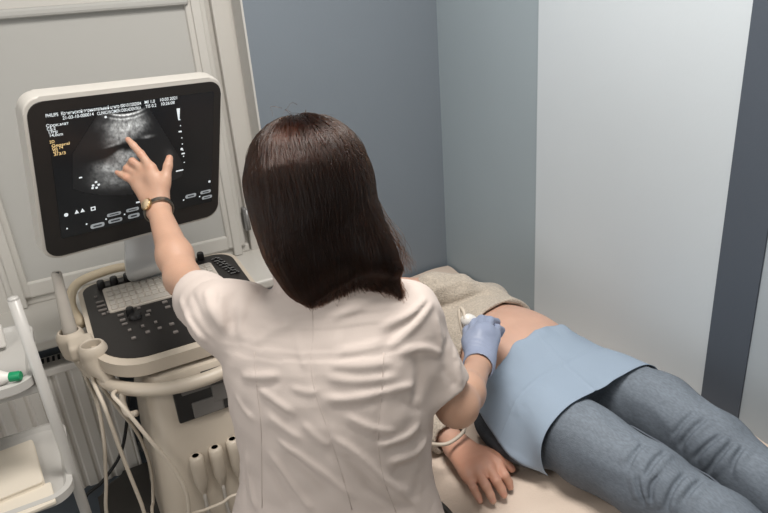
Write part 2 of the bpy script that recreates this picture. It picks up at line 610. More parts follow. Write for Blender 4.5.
# ================================================================== SETTING
WX, WY = 1.267, 1.967          # side wall and window wall planes
mb = MB(); mb.box((-.2, -.2, -.05), (3.6, 4.6, .1)); mb.build('floor', m_floor, kind='structure')
mb = MB(); mb.box((-.2, -.2, 2.75), (3.6, 4.6, .1)); mb.build('ceiling', m_ceiling, kind='structure')
# window wall, opening X -1.5..0.6, Z 0.83..1.78
mb = MB()
mb.box(((.6 + 1.42) / 2, WY + .12, 1.35), (.82, .24, 2.7))
mb.box((-.45, WY + .12, .40), (2.1, .24, .80))
mb.box((-.45, WY + .12, 2.24), (2.1, .24, .92))
mb.box((-1.75, WY + .12, 1.35), (.5, .24, 2.7))
mb.build('wall_front', m_wall_blue, kind='structure')
mb = MB(); mb.box((.5975, WY + .0575, 1.305), (.006, .117, .95)); mb.build('trim_1', m_wall_white, kind='structure')
# side wall: recessed blue-grey length, then a slightly proud light panel, a charcoal strip and a grey length
mb = MB(); mb.box((WX + .10, 1.93, 1.35), (.2, .97, 2.7))
mb.mi = 1; mb.box((WX + .09, 1.138, 1.35), (.2, .614, 2.7)); mb.mi = 2; mb.box((WX + .09, -.87, 1.35), (.2, 3.21, 2.7))
mb.build('wall_right', [m_wall_side, m_wall_light, m_wall_far], kind='structure')
mb = MB(); mb.box((WX + .085, .7825, 1.35), (.2, .097, 2.7)); mb.build('trim_2', m_stripe, kind='structure')
mb = MB(); mb.box((-2.05, -.2, 1.35), (.1, 4.6, 2.7)); mb.build('wall_left', m_wall_white, kind='structure')
mb = MB(); mb.box((-.2, -2.55, 1.35), (3.6, .1, 2.7)); mb.build('wall_back', m_wall_white, kind='structure')

# window with closed roller blinds
FY = 2.08
win = empty('window_1', (.0, FY, .83), kind='structure')
mb = MB()
mb.box((.565, FY + .02, 1.30), (.064, .09, .95), bev=.006)          # outer jamb
mb.box((.5235, FY + .03, 1.30), (.026, .06, .95), bev=.003)
mb.box((-.482, FY + .022, 1.735), (2.02, .088, .09), bev=.006)           # head
mb.box((-.482, FY + .022, .845), (2.02, .088, .03), bev=.006)            # bottom rail
mb.box((-.225, FY + .02, 1.29), (.040, .10, .93), bev=.006)           # mullion
mb.box((-1.47, FY + .02, 1.30), (.06, .09, .95), bev=.006)
mb.build('window_frame', m_pvc, win)
for x0, x1 in ((-.207, .514), (-1.44, -.243)):
    s = MB()
    for xa, xb in ((x0, x0 + .062), (x1 - .062, x1)):
        s.box(((xa + xb) / 2, FY - .005, 1.267), (xb - xa, .06, .82), bev=.008)
        s.box(((xa + xb) / 2, FY - .035, 1.255), ((xb - xa) * .45, .016, .846), bev=.004)
    s.box(((x0 + x1) / 2, FY - .004, 1.668), (x1 - x0 - .11, .056, .05), bev=.006)
    s.box(((x0 + x1) / 2, FY - .004, .880), (x1 - x0 - .11, .056, .05), bev=.006)
    sash = s.build('window_sash', m_pvc, win)
    g = MB(); g.box(((x0 + x1) / 2, FY + .02, 1.27), (x1 - x0 - .1, .006, .78)); g.build('pane', m_glass, sash)
    b = MB(); b.box(((x0 + x1) / 2, FY - .022, 1.262), (x1 - x0 - .11, .004, .77))
    b.box(((x0 + x1) / 2, FY - .03, 1.638), (x1 - x0 - .10, .03, .025), bev=.008)
    b.build('roller_blind', m_blind, sash)
h = MB(); h.box((.527, FY - .03, .95), (.014, .03, .08), bev=.004); h.tube([(.530, FY - .048, .915), (.530, FY - .048, .985)], .006, 10); h.build('window_hinge', m_steel, win)
s = MB(); s.box((-.45, 1.935, .815), (2.14, .30, .032), bev=.008, seg=3); s.build('window_sill', m_pvc, win)

# overhead lights, plus added fill lights behind the viewer and at the left wall
def area(name, loc, rot, sx, sy, power, col=(1, 1, 1)):
    l = bpy.data.lights.new(name, 'AREA'); l.shape = 'RECTANGLE'; l.size = sx; l.size_y = sy; l.energy = power; l.color = col
    o = bpy.data.objects.new(name, l); COL.objects.link(o); o.location = loc; o.rotation_euler = rot
    return o


LAMPS = ((.50, .78, 37.5, 'above the couch'), (-1.05, -.10, 16, 'near the room side wall'))  # second entry is an added fill to brighten the radiator side
for x, y, pw, where in LAMPS:
    area('overhead_light', (x, y, 2.655), (0, 0, 0), .6, .6, pw, (1, .955, .90))
area('rear_fill', (-.8, -2.42, 1.40), (math.radians(90), 0, 0), 2.2, 1.5, 5.5, (1, .97, .93))  # unseen soft light added as fill; the back wall has no window
area('side_fill', (-1.95, .45, 1.25), (0, math.radians(-90), 0), 1.4, 1.4, 11.5, (.96, .98, 1.0))  # added fill that lifts the radiator and the tunic's left side
w = bpy.data.worlds.new('world'); bpy.context.scene.world = w; w.use_nodes = True
w.node_tree.nodes['Background'].inputs[0].default_value = (.75, .8, .85, 1); w.node_tree.nodes['Background'].inputs[1].default_value = .4

# ------------------------------------------------------------------ radiator
rad = empty('radiator', (-.6, 1.87, .12), label='white panel radiator with ribbed front under the window sill', cat='radiator')
mb = MB(); x0, x1 = -1.3, .015
pts = []; x = x0
while x < x1:
    for dx, dy in ((0, 0), (.022, 0), (.027, .006), (.034, .006)):
        if x + dx < x1: pts.append((x + dx, 1.835 + dy))
    x += .039
pts.append((x1, 1.835))
out = pts + [(x1, 1.905), (x0, 1.905)]
mb.prism(out, .30, .70); mb.build('front_panel', m_rad, rad)
mb = MB(); mb.box(((x0 + x1) / 2, 1.868, .712), (x1 - x0 + .01, .088, .022), bev=.004)
mb.mi = 1
n = int((x1 - x0) / .014)
for i in range(n): mb.box((x0 + .01 + i * .014, 1.885, .7235), (.007, .03, .002))
mb.build('top_grille', [m_rad, m_dark], rad)
mb = MB(); mb.box((x1 + .004, 1.868, .50), (.008, .086, .40), bev=.003); mb.build('side_cover', m_rad, rad)
mb = MB(); mb.tube([(.012, 1.88, .34), (.045, 1.89, .34), (.05, 1.9, .32), (.05, 1.9, 0)], .009); mb.lathe([(.016, 0), (.018, .01), (.018, .045), (.012, .05)], (.03, 1.885, .34), (1, 0, .2))
mb.build('valve', m_metal, rad)

# ------------------------------------------------------------------ examination couch and sheet
couch = empty('examination_couch', (.93, .95, 0), label='black vinyl examination couch along the side wall', cat='couch')
mb = MB(); mb.box((.927, .96, .553), (.655, 1.94, .10), bev=.03, seg=4); mb.build('mattress', m_couch, couch, autosmooth=35)
mb = MB(); mb.box((.927, .96, .485), (.60, 1.86, .05), bev=.005); mb.box((.927, .96, .22), (.03, 1.5, .03)); mb.build('frame', m_steel, couch)
for x in (.67, 1.19):
    for y in (.14, 1.78):
        l = MB(); l.tube([(x, y, .47), (x, y, .02)], .02, 14); l.lathe([(.024, 0), (.026, .01), (.026, .03), (.02, .035)], (x, y, 0)); l.build('leg', m_steel, couch)
nx, ny = 90, 200
X = np.linspace(.578, 1.258, nx); Y = np.linspace(.0, 1.95, ny)
XX, YY = np.meshgrid(X, Y, indexing='ij')
Z = .6135 + .003 * noise2(XX * 22 + YY * 9, YY * 14, 3) - .0015 + .0025 * np.sin(YY * 31 + 3 * np.sin(XX * 9)) * np.sin(XX * 14 + YY * 5) + .0025 * np.sin(YY * 63 + XX * 30)
Z += np.clip((XX - 1.20) / .058, 0, 1) ** 2 * (.016 + .010 * np.sin(YY * 17)) * np.clip((1.15 - YY) / .2, 0, 1)
edge = np.clip((.612 - XX) / .034, 0, 1); Z -= edge ** 1.6 * .05
XX = XX - 0.0 * edge + np.where(XX < .62, .004 * np.sin(YY * 23), 0)
P = np.stack([XX, YY, Z], -1).reshape(-1, 3); I = np.arange(nx * ny).reshape(nx, ny)
Q = np.stack([I[:-1, :-1], I[1:, :-1], I[1:, 1:], I[:-1, 1:]], -1).reshape(-1, 4)
npmesh('couch_sheet', P, Q, m_sheet, label='thin beige sheet spread over the examination couch under the lying person', cat='sheet')

# ------------------------------------------------------------------ ultrasound machine
us = empty('ultrasound_machine', (.2, 1.62, 0), label='white ultrasound machine with black control panel and tilted monitor', cat='ultrasound machine')
# body, lofted through rounded rectangles
levels = [(.32, .030, .385, 1.392, 1.775, .05), (.40, .037, .374, 1.398, 1.775, .05), (.50, .044, .366, 1.405, 1.775, .05), (.66, .056, .356, 1.413, 1.775, .05),
          (.675, .060, .352, 1.418, 1.775, .05), (.79, .066, .346, 1.422, 1.775, .05), (.812, .075, .338, 1.432, 1.775, .05), (.818, .095, .32, 1.455, 1.775, .05)]
mb = MB(); vs = []; fs = []
for z, a, b_, c, d, r in levels: vs += [(u, v, z) for u, v in rrect(a, c, b_, d, r, 7)]
nn = len(vs) // len(levels)
for i in range(len(levels) - 1):
    for k in range(nn): fs.append((i * nn + k, i * nn + (k + 1) % nn, (i + 1) * nn + (k + 1) % nn, (i + 1) * nn + k))
fs.append(tuple(range(nn))[::-1]); fs.append(tuple((len(levels) - 1) * nn + k for k in range(nn)))
mb._fin(vs, fs)
mb.build('housing', m_plas, us, autosmooth=40)
mb = MB(); mb.prism(rrect(-.115, 1.36, .45, 1.81, .08), .09, .33, bev=.03, seg=4); mb.build('base', m_darkplas, us, autosmooth=40)
for x in (-.01, .40):
    for y in (1.42, 1.74):
        c = MB(); c.lathe([(.03, -.013), (.045, -.011), (.045, .011), (.03, .013)], (x, y, .047), (1, 0, 0)); c.build('caster', m_darkplas, us, autosmooth=40)
mb = MB()
for x in (.11, .20, .31): mb.box((x, 1.66, .84), (.05, .22, .07), bev=.012)
mb.mi = 1; mb.box((.21, 1.68, .835), (.20, .2, .05)); mb.build('neck', [m_plas, m_dark], us)
# control panel plane, sloping down towards the operator
PO = V(0, 1.65, .8884); PU = V(1, 0, 0); PV = nrm((0, 1, .12)); PW = np.cross(PU, PV)


def panel_uv(x, y):
    d = ray(x, y); P = CAM_C + d * ((PO - CAM_C) @ PW) / (d @ PW); q = P - PO
    return float(q @ PU), float(q @ PV)


def bowed(o, y0, depth):
    """pushes the front edge of an outline forward in the middle"""
    xs = [u for u, v in o]; a, b = min(xs), max(xs)
    return [(u, v - (depth * (1 - ((u - (a + b) / 2) / ((b - a) / 2)) ** 2) if v < y0 else 0)) for u, v in o]


rim = bowed(rrect(-.022, -.205, .425, .238, [.105, .105, .06, .05], 10), -.08, .018)
ins = bowed(rrect(-.010, -.183, .413, .228, [.105, .105, .055, .045], 10), -.08, .014)
mb = MB(); mb.prism(rim, -.036, -.001, (PO, PU, PV, PW), bev=.010, seg=4)
pan = mb.build('control_panel', m_plas, us, autosmooth=35)
mb = MB(); mb.prism(ins, -.003, .0015, (PO, PU, PV, PW), bev=.0012, seg=1); mb.build('panel_face', m_keyblack, pan)
# keyboard tray with keys
kc = [panel_uv(*q) for q in ((101.7, 291.6), (208, 262), (219, 273), (115.5, 313.7))]
ku0, ku1, kv0, kv1 = .040, .345, .042, .180
mb = MB(); mb.prism(rrect(ku0, kv0, ku1, kv1, .006), .001, .005, (PO, PU, PV, PW), bev=.001, seg=1); kb = mb.build('keyboard', m_keyplate, pan)
mb = MB()
for r_ in range(5):
    n_ = 16
    for c_ in range(n_):
        w_ = (ku1 - ku0 - .012) / n_; hh = (kv1 - kv0 - .012) / 5
        u = ku0 + .006 + w_ * (c_ + .5); v = kv0 + .006 + hh * (r_ + .5)
        if r_ == 0 and 4 <= c_ <= 9: continue
        mb.box(PO + PU * u + PV * v + PW * .0065, (w_ * .84, hh * .80, .004), rot=np.stack([PU, PV, PW], 1), bev=.0012, seg=1)
mb.box(PO + PU * (ku0 + .006 + w_ * 7) + PV * (kv0 + .006 + hh * .5) + PW * .0065, (w_ * 5.8, hh * .8, .004), rot=np.stack([PU, PV, PW], 1), bev=.0012, seg=1)
mb.build('keyboard_keys', m_key, pan)
# dials along the back, with soft keys between
kx = [panel_uv(*q) for q in ((101.7, 288), (114.7, 284), (128, 280.5), (141, 276.5), (165, 270), (178, 266.5), (189.7, 263), (201, 259.5))]
for u, v in kx:
    k = MB(); k.lathe([(.0105, 0), (.0108, .012), (.0098, .021), (.0085, .023), (.0, .023)], PO + PU * u + PV * v, PW, 18); k.build('knob', m_knob, pan, autosmooth=45)
mb = MB()
for (a, b) in zip(kx[:-1], kx[1:]):
    u, v = (a[0] + b[0]) / 2, (a[1] + b[1]) / 2
    mb = MB(); mb.box(PO + PU * u + PV * v + PW * .003, (.016, .016, .005), rot=np.stack([PU, PV, PW], 1), bev=.002, seg=2); mb.build('soft_key', m_darkplas, pan)
k = MB(); u, v = panel_uv(135.5, 318)
k.lathe([(.017, 0), (.017, .006), (.013, .012), (.0, .012)], PO + PU * u + PV * v, PW, 24); u, v = panel_uv(131, 315)
k.lathe([(.011, 0), (.011, .014), (.009, .022), (.0, .023)], PO + PU * u + PV * v, PW, 24); k.build('knob', m_knob, pan, autosmooth=45)
mb = MB()
for (x, y, a, b) in ((100, 303, .020, .005), (101.5, 307, .022, .005), (103, 311, .022, .005), (96, 298, .008, .006), (104, 315, .010, .006), (109, 313, .010, .005),
                     (121, 316, .016, .007), (123, 321, .014, .008), (125, 325, .014, .005), (130, 331, .009, .007), (134, 339, .011, .008), (143, 327, .008, .008),
                     (148, 333, .011, .009), (156, 323, .008, .008), (160, 329, .010, .007), (149, 312, .012, .006), (148, 316, .012, .006),
                     (165, 303, .014, .008), (168, 308, .014, .008), (172, 325, .012, .008), (176, 333, .012, .008), (139, 309, .010, .006)):
    u, v = panel_uv(x, y)
    mb = MB(); mb.box(PO + PU * u + PV * v + PW * .003, (a, b, .006), rot=np.stack([PU, PV, PW], 1), bev=.0015, seg=2); mb.build('control_button', m_btn, pan)
mb = MB()
for i in range(8):
    u, v = .365 + .0035 * i, .195 - .016 * i
    mb.box(PO + PU * u + PV * v + PW * .003, (.028, .004, .006), rot=np.stack([PU, PV, PW], 1), bev=.001, seg=1)
    mb.box(PO + PU * (u + .006 * math.sin(i * 2)) + PV * v + PW * .006, (.006, .009, .008), rot=np.stack([PU, PV, PW], 1), bev=.001, seg=1)
mb.build('gain_sliders', m_knob, pan)
u, v = .262, -.09
k = MB(); k.lathe([(.026, 0), (.026, .004), (.021, .006), (.018, .010), (.010, .017), (.0, .019)], PO + PU * u + PV * v, PW, 28); k.build('trackball', m_btn, pan, autosmooth=50)
# front and rear handles
rail = spline([(-.066, 1.76, .815), (-.062, 1.70, .805), (-.035, 1.585, .80), (.012, 1.475, .80), (.095, 1.405, .80), (.19, 1.385, .80), (.285, 1.405, .80), (.36, 1.46, .80), (.405, 1.56, .80), (.42, 1.72, .815)], 6)
mb = MB(); mb.tube(rail, .0165, 14)
mb.tube([(-.062, 1.72, .806), (.06, 1.72, .80)], .014); mb.tube([(.415, 1.70, .81), (.33, 1.70, .80)], .014)
mb.build('front_handle', m_plas, us)
mb = MB(); mb.tube(spline([(-.03, 1.74, .865), (-.045, 1.83, .893), (-.02, 1.91, .915), (.05, 1.940, .922), (.12, 1.945, .920), (.17, 1.925, .900)], 6), .013, 12); mb.build('rear_handle', m_cream, us)
# image printer bay
def face(x, z, dy=0):        # point on the front face of the body
    return V(x, 1.4205 - (.80 - z) * .035 - dy, z)
mb = MB(); ry = np.array([[1, 0, 0], [0, 1, .035], [0, -.035, 1]]).T
mb.box(face(.201, .735), (.160, .02, .098), bev=.004)
mb.mi = 1
mb.box(face(.195, .712, .010), (.075, .008, .044), bev=.003)
mb.box(face(.237, .742, .011), (.055, .010, .05), bev=.003)
mb.box(face(.205, .766, .010), (.13, .006, .012), bev=.002)
mb.build('printer_bay', [m_knob, m_bay], us)
for c_, z_ in ((face(.245, .796, -.002), (.10, .014, .006)), (face(.29, .665), (.016, .012, .018)), (face(.298, .60), (.014, .012, .07))):
    mb = MB(); mb.box(c_, z_, bev=.002); mb.build('port_cover', m_knob, us)
mb = MB()
for (xa, za, xb, zb) in ((.112, .60, .112, .50), (.112, .60, .155, .605), (.112, .50, .125, .495)):
    mb.tube([face(xa, za, .001), face(xb, zb, .001)], .0022, 8)
mb.build('connector_frame', m_plas2, us)
for i, (x, z) in enumerate(((.139, .585), (.188, .589), (.234, .594))):
    pc = MB(); pc.lathe([(.012, .005), (.0172, 0), (.0178, -.02), (.0172, -.075), (.0110, -.10), (.006, -.115), (.0055, -.13)], face(x, z, .013), (0, 0, 1), 20)
    pco = pc.build('probe_connector', m_plas, us, autosmooth=50)
    r_ = MB(); r_.lathe([(.0085, .0), (.0085, .005), (.004, .005)], face(x, z, .012), (0, 0, 1), 16); r_.build('cap_ring', m_darkplas, pco)
    cb = MB(); cb.tube(spline([face(x, z - .11, .012), face(x, z - .20, .013), face(x + .01, z - .235, .018), face(x + .02, .345, .022)], 6), .0045, 8); cb.build('cable', m_plas2, pco)
# side probe holder
sd = SDF()
hp = [V(-.062, 1.655, .868), V(-.020, 1.545, .868)]
for c in hp: sd.cone(c + V(0, 0, -.028), c + V(0, 0, .006), .030, .034, .012)
sd.box(V(-.042, 1.600, .868), (.030, .035, .020), rad=.01, k=.014)
sd.cone(V(-.030, 1.60, .85), V(.0, 1.61, .85), .020, .020, .015)
sd.cone(V(-.02, 1.53, .845), V(.0, 1.50, .80), .018, .014, .02)
for c in hp: sd.cone(c + V(0, 0, -.03), c + V(0, 0, .06), .020, .0235, .004, 's')
pos, Q = sd.mesh(.003, 1)
npmesh('probe_holder', pos, Q, m_plas, us)
mb = MB(); mb.tube(spline([(.02, 1.455, .80), (.012, 1.45, .77), (.016, 1.435, .745), (.035, 1.42, .748)], 6), .008, 10); mb.build('cable_hook', m_plas, us)
# monitor
MO = V(-.028, 1.493, 1.483); MU = nrm((.962, .271, -.041)); MN = nrm((.248, -.923, -.293)); MU = nrm(MU - MN * (MU @ MN)); MV = np.cross(MN, MU)   # MV up
MW, MH = .4600, .3975


def scr(x, y):               # measured point on the screen -> plane coordinates (right, up) from the top-left corner
    d = ray(x, y); P = CAM_C + d * ((MO - CAM_C) @ MN) / (d @ MN); q = P - MO
    return float(q @ MU), float(q @ MV)


MF = (MO, MU, MV, MN)
mb = MB(); mb.prism(rrect(.007, -MH - .003, MW + .005, -.006, .036, 8), -.040, 0, MF, bev=.005, seg=4); mb.prism(rrect(.05, -MH + .05, MW - .05, -.06, .03, 6), -.07, -.038, MF, bev=.015, seg=3)
mon = mb.build('monitor', m_monwhite, us, autosmooth=35)
mb = MB(); mb.prism(rrect(.0145, -MH + .003, MW + .001, -.0165, .032, 8), -.002, .0015, MF, bev=.001, seg=1); mb.build('bezel', m_bezel, mon)
sc_pts = [scr(43, 114), scr(209, 91), scr(215, 197), scr(64, 241)]
su0 = (sc_pts[0][0] + sc_pts[3][0]) / 2; su1 = (sc_pts[1][0] + sc_pts[2][0]) / 2; sv1 = (sc_pts[0][1] + sc_pts[1][1]) / 2; sv0 = (sc_pts[2][1] + sc_pts[3][1]) / 2
m_screen = mat('black_screen_glass', rgb(21, 24, 27), .22, emit=.25, spec=.35)
mb = MB(); mb.prism(rrect(su0, sv0, su1, sv1, .002), .001, .0025, MF); mb.build('screen', m_screen, mon)


def m3(u, v, w=.0030): return MO + MU * u + MV * v + MN * w


# scan picture on the screen: a fan of grey speckle, stored as surface colour of the lit screen
ga, gb = 150, 120
gx, gy = np.meshgrid(np.linspace(72, 182, ga), np.linspace(104, 204, gb), indexing='ij')
slope = -.105
cx = gx; cy = gy - slope * (gx - 125)                        # remove the tilt of the picture
ax0, ay0 = 125, 70
ang = np.degrees(np.arctan2(cx - ax0, cy - ay0)); rad_ = np.hypot(cx - ax0, cy - ay0)
fan = np.clip((32 - np.abs(ang + 2)) / 5, 0, 1) * np.clip((rad_ - 42) / 2, 0, 1) * np.clip((124 - rad_) / 8, 0, 1)
fine = .72 + .55 * (noise2(ang * .55, rad_ * .42, 1) - .5) + .45 * (noise2(ang * 1.5, rad_ * .9, 2) - .5)
g = lambda x, y, sx, sy, rot=0: np.exp(-((((cx - x) * math.cos(rot) + (cy - y) * math.sin(rot)) / sx) ** 2 + ((-(cx - x) * math.sin(rot) + (cy - y) * math.cos(rot)) / sy) ** 2))
val = .07 * np.ones_like(cx)
val += .9 * np.exp(-((rad_ - 44.5) / .9) ** 2) + .6 * np.exp(-((rad_ - 48.5) / .9) ** 2)
val += .50 * np.exp(-((rad_ - 56) / 7) ** 2) * (.6 + .6 * noise2(ang * .3, rad_ * .5, 5))
val += .30 * g(120, 136, 17, 6, -.05) + .45 * g(113, 143, 9, 1.4, -.25)
val -= .45 * g(112, 149, 28, 4.2, -.16) + .3 * g(146, 150, 12, 12)
val += .7 * g(148, 138.5, 6, 1.6, -.1)
val += .62 * g(128, 157, 13, 8, .1) + .35 * g(118, 150, 8, 3, -.5)
val += .55 * g(110, 166, 17, 5, .15) + .35 * g(112, 178, 22, 8, .1)
val += .30 * g(168, 158, 7, 8)
val *= np.clip(1.25 - rad_ / 150, .2, 1)
lo_ = np.clip((cy - 146) / 10, 0, 1)
val *= (1 - lo_) * (.12 + .88 * np.exp(-np.abs((cx - 127) / (15 + .35 * np.clip(cy - 112, 0, 60))) ** 4)) + lo_ * (.12 + .88 * np.exp(-np.abs((cx - 113) / 27) ** 4))
val += .25 * g(171, 158, 4, 6)
val *= 1 - .75 * g(86, 150, 12, 16) - .5 * g(150, 172, 12, 16)
val *= np.clip(1 - np.clip(ang - 16, 0, 30) / 18, .12, 1)
val = np.clip(val * fine * fan, 0, 1) * .75
P = np.array([m3(*scr(a, b)) for a, b in zip(gx.ravel(), gy.ravel())])
I = np.arange(ga * gb).reshape(ga, gb)
Q = np.stack([I[:-1, :-1], I[:-1, 1:], I[1:, 1:], I[1:, :-1]], -1).reshape(-1, 4)
fv = fan.ravel()
Q = Q[(fv[Q] > .001).any(1)]
used = np.unique(Q); re = -np.ones(len(P), int); re[used] = np.arange(len(used))
vv = val.ravel()[used][:, None] ** 1.25 * V(.95, .99, 1.0) * 2.2 + V(.0075, .009, .0108)
m_scan = bpy.data.materials.new('scan_picture'); m_scan.use_nodes = True
b_ = m_scan.node_tree.nodes['Principled BSDF']; a_ = m_scan.node_tree.nodes.new('ShaderNodeAttribute'); a_.attribute_name = 'tint'
m_scan.node_tree.links.new(a_.outputs['Color'], b_.inputs['Base Color']); m_scan.node_tree.links.new(a_.outputs['Color'], b_.inputs['Emission Color'])
b_.inputs['Emission Strength'].default_value = .45; b_.inputs['Roughness'].default_value = .3
npmesh('scan_picture', P[used], re[Q], m_scan, mon, tint=vv)
# writing on the screen
SROT = Matrix(((MU[0], MV[0], MN[0]), (MU[1], MV[1], MN[1]), (MU[2], MV[2], MN[2]))).to_4x4()


def text(s, x0, y0, x1, m, hpx=3.4, name='screen_text'):
    """one line whose baseline starts at measured (x0,y0) and ends near x1"""
    cu = bpy.data.curves.new(name, 'FONT'); cu.body = s; cu.size = hpx * .00222 * 1.4; cu.offset = .00012
    o = bpy.data.objects.new(name, cu); COL.objects.link(o)
    bpy.context.view_layer.update()
    wd = max(o.dimensions.x, 1e-5)
    u, v = scr(x0, y0); u1, _ = scr(x1, y0 - (x1 - x0) * .11)
    sx = (u1 - u) / wd
    me = bpy.data.meshes.new_from_object(o.evaluated_get(bpy.context.evaluated_depsgraph_get()))
    bpy.data.objects.remove(o)
    for vx in me.vertices:
        vx.co = Vector(tuple(m3(u + vx.co.x * sx, v + vx.co.y, .0032)))
    me.materials.clear()
    return link(name, me, mon, m)


text('PHILIPS', 45, 117.0, 57.5, m_white_text)
text('Кременской перинатальный центр 0001013202004', 60.5, 114.8, 140.3, m_white_text)
text('21-03-10-000014', 62, 119.2, 93.2, m_white_text)
text('CLINIC/WOMEN DEKADENTKA', 96.5, 114.7, 140.5, m_white_text)
text('MI 1.0', 143.8, 103.4, 154, m_white_text)
text('TIS 0.2', 144.6, 107.6, 155.6, m_white_text)
text('10.03.2021', 158.8, 101.0, 175.6, m_white_text)
text('10:26:08', 159.8, 105.2, 173.2, m_white_text)
text('Срок.мат', 45.5, 127.0, 68, m_white_text, 3.0)
text('C5-2', 46.3, 130.2, 55, m_white_text, 3.0)
text('17Hz', 47.4, 133.4, 56.5, m_white_text, 3.0)
text('14,0cm', 48.6, 136.6, 61.5, m_white_text, 3.0)
text('2D', 49, 143.0, 54, m_yellow_text, 3.0)
text('General', 51, 146.8, 69, m_yellow_text, 3.0)
text('Gn 74', 51.6, 149.6, 62.5, m_yellow_text, 3.0)
text('232', 52.4, 152.4, 57.5, m_yellow_text, 3.0)
text('3/3/3', 53.2, 155.4, 65, m_yellow_text, 3.0)


def quad(mbx, x, y, wpx, hpx, r=.3, w=.0032, hole=False):
    u, v = scr(x, y); a, b = wpx * .00222 / 2, hpx * .00222 / 2
    if hole:
        t = .25 * min(a, b) * 2
        for (p0, p1, p2, p3) in ((-a, -b, a, -b + t), (-a, b - t, a, b), (-a, -b + t, -a + t, b - t), (a - t, -b + t, a, b - t)):
            mbx._fin([m3(u + p0, v + p1, w), m3(u + p2, v + p1, w), m3(u + p2, v + p3, w), m3(u + p0, v + p3, w)], [(0, 1, 2, 3)])
        return
    o = rrect(u - a, v - b, u + a, v + b, min(a, b) * r, 3)
    mbx._fin([m3(p, q, w) for p, q in o], [tuple(range(len(o)))])


def symbol(*a, **k):
    mb = MB(); quad(mb, *a, **k); return mb.build('screen_symbol', m_white_text, mon)


symbol(105, 116.5, 2.6, 2.6, 1); symbol(65.6, 214.3, 4.2, 4.2, .9)
for x in (76.2, 82):
    mb = MB(); u, v = scr(x, 211.5 - (x - 76) * .25); mb._fin([m3(u - .005, v - .004), m3(u + .005, v - .004), m3(u, v + .006)], [(0, 1, 2)]); mb.build('screen_symbol', m_white_text, mon)
symbol(92.6, 208, 5, 4.6, hole=True)
for dx, dy in ((0, -3), (-3, .4), (2.6, -.4), (.5, 2.6), (-3.5, 3)): symbol(95.5 + dx, 184.5 + dy, 2.6, 2.4, .6)
symbol(80, 177, 3.2, 1.6, .5); symbol(138, 201.5, 6, 2)
for x, y in ((66.5, 228), (86, 223.5), (105.5, 218.5), (124, 213.8), (183, 199.5), (199, 196)): symbol(x, y, 1.8, 2, 1)
symbol(208.8, 181, 2.6, 2.6)
for i in range(9): symbol(178.6 + i * .62, 113 + i * 6.1, 1.4, 1.4, 1)
symbol(179.4, 131, 3.6, 1.6); symbol(181, 148.5, 3, 3, 1); symbol(182.5, 153, 4, 1.8, .6); symbol(179, 170, 9, 1.6, .5)
mb = MB(); u, v = scr(177, 108); mb._fin([m3(u - .003, v), m3(u + .006, v), m3(u + .0045, v - .030), m3(u + .0015, v - .030)], [(0, 1, 2, 3)]); mb.build('grey_scale_bar', m_white_text, mon)
for x, y, a, b, c_, d_ in ((97, 224.8, 15, 5.6, 9, 1.6), (113.5, 213.6, 15.5, 4, 10, 1.2), (114.8, 219.8, 15.5, 5, 10, 1.8), (132, 209, 14.5, 4.2, 9, 1.2), (133.2, 215.2, 13.5, 5.4, 7, 2), (190.2, 195.3, 14, 5, 8, 1.6), (205, 191.3, 14, 4.2, 8, 1.2), (206.4, 196.6, 13.5, 4.2, 8, 1.2)):
    mb = MB(); quad(mb, x, y, a, b, .8, .0031); mb.mi = 1; quad(mb, x, y, c_, d_, .5, .0036); mb.build('screen_button', [m_grey_text, m_dim_text], mon)
# bracket that carries the monitor
mb = MB()
path = spline([(.200, 1.775, 1.16), (.190, 1.80, 1.07), (.172, 1.79, .995), (.165, 1.80, .945), (.18, 1.86, .905)], 6)
vs = []; fs = []
for i, p in enumerate(path):
    t = i / (len(path) - 1); hw = .064 - .010 * t; th = .012
    for sx_, sy_ in ((-1, -.6), (-.8, -1), (.8, -1), (1, -.6), (1, 1), (-1, 1)): vs.append(p + V(1, .1, 0) * hw * sx_ + V(0, 1, .25) * th * sy_)
for i in range(len(path) - 1):
    for k in range(6): fs.append((i * 6 + k, i * 6 + (k + 1) % 6, i * 6 + 6 + (k + 1) % 6, i * 6 + 6 + k))
fs += [tuple(range(6))[::-1], tuple(len(vs) - 6 + k for k in range(6))]
mb._fin(vs, fs); mb.box((.20, 1.85, .90), (.14, .08, .03), bev=.01)
mb.build('monitor_bracket', m_metal, us, autosmooth=40)

# probe cables hanging from the side holder
def cable(pts, r, m, name, parent, n=8, **k):
    c = MB(); c.tube(spline(pts, 8), r, n); return c.build(name, m, parent, **k)


cable([V(-.062, 1.655, .838), ony(87, 380, 1.60), ony(97, 403, 1.52), ony(104, 440, 1.49), ony(106, 480, 1.49), ony(110, 520, 1.49), (.0, 1.49, .40), (.01, 1.50, .345)], .0046, m_cable, 'probe_cable', us)
cable([V(-.024, 1.550, .838), ony(93, 380, 1.53), ony(105, 408, 1.47), ony(124, 460, 1.45), ony(140, 500, 1.44), ony(150, 525, 1.43), (.04, 1.38, .38), (.05, 1.37, .345)], .0050, m_cable, 'probe_cable', us)
cable([V(-.016, 1.540, .838), ony(99, 382, 1.535), ony(118, 408, 1.55), ony(139, 436, 1.55), ony(151, 470, 1.54), ony(153, 500, 1.53), (.012, 1.50, .40), (.0, 1.46, .345)], .0044, m_cable, 'probe_cable', us)
cable([V(.03, 1.50, .775), ony(113, 394, 1.44), ony(124, 408, 1.40), ony(150, 440, 1.37), ony(172, 466, 1.36), ony(186, 492, 1.35), ony(190, 520, 1.35), (.09, 1.36, .38), (.10, 1.37, .345)], .0050, m_cable, 'probe_cable', us)
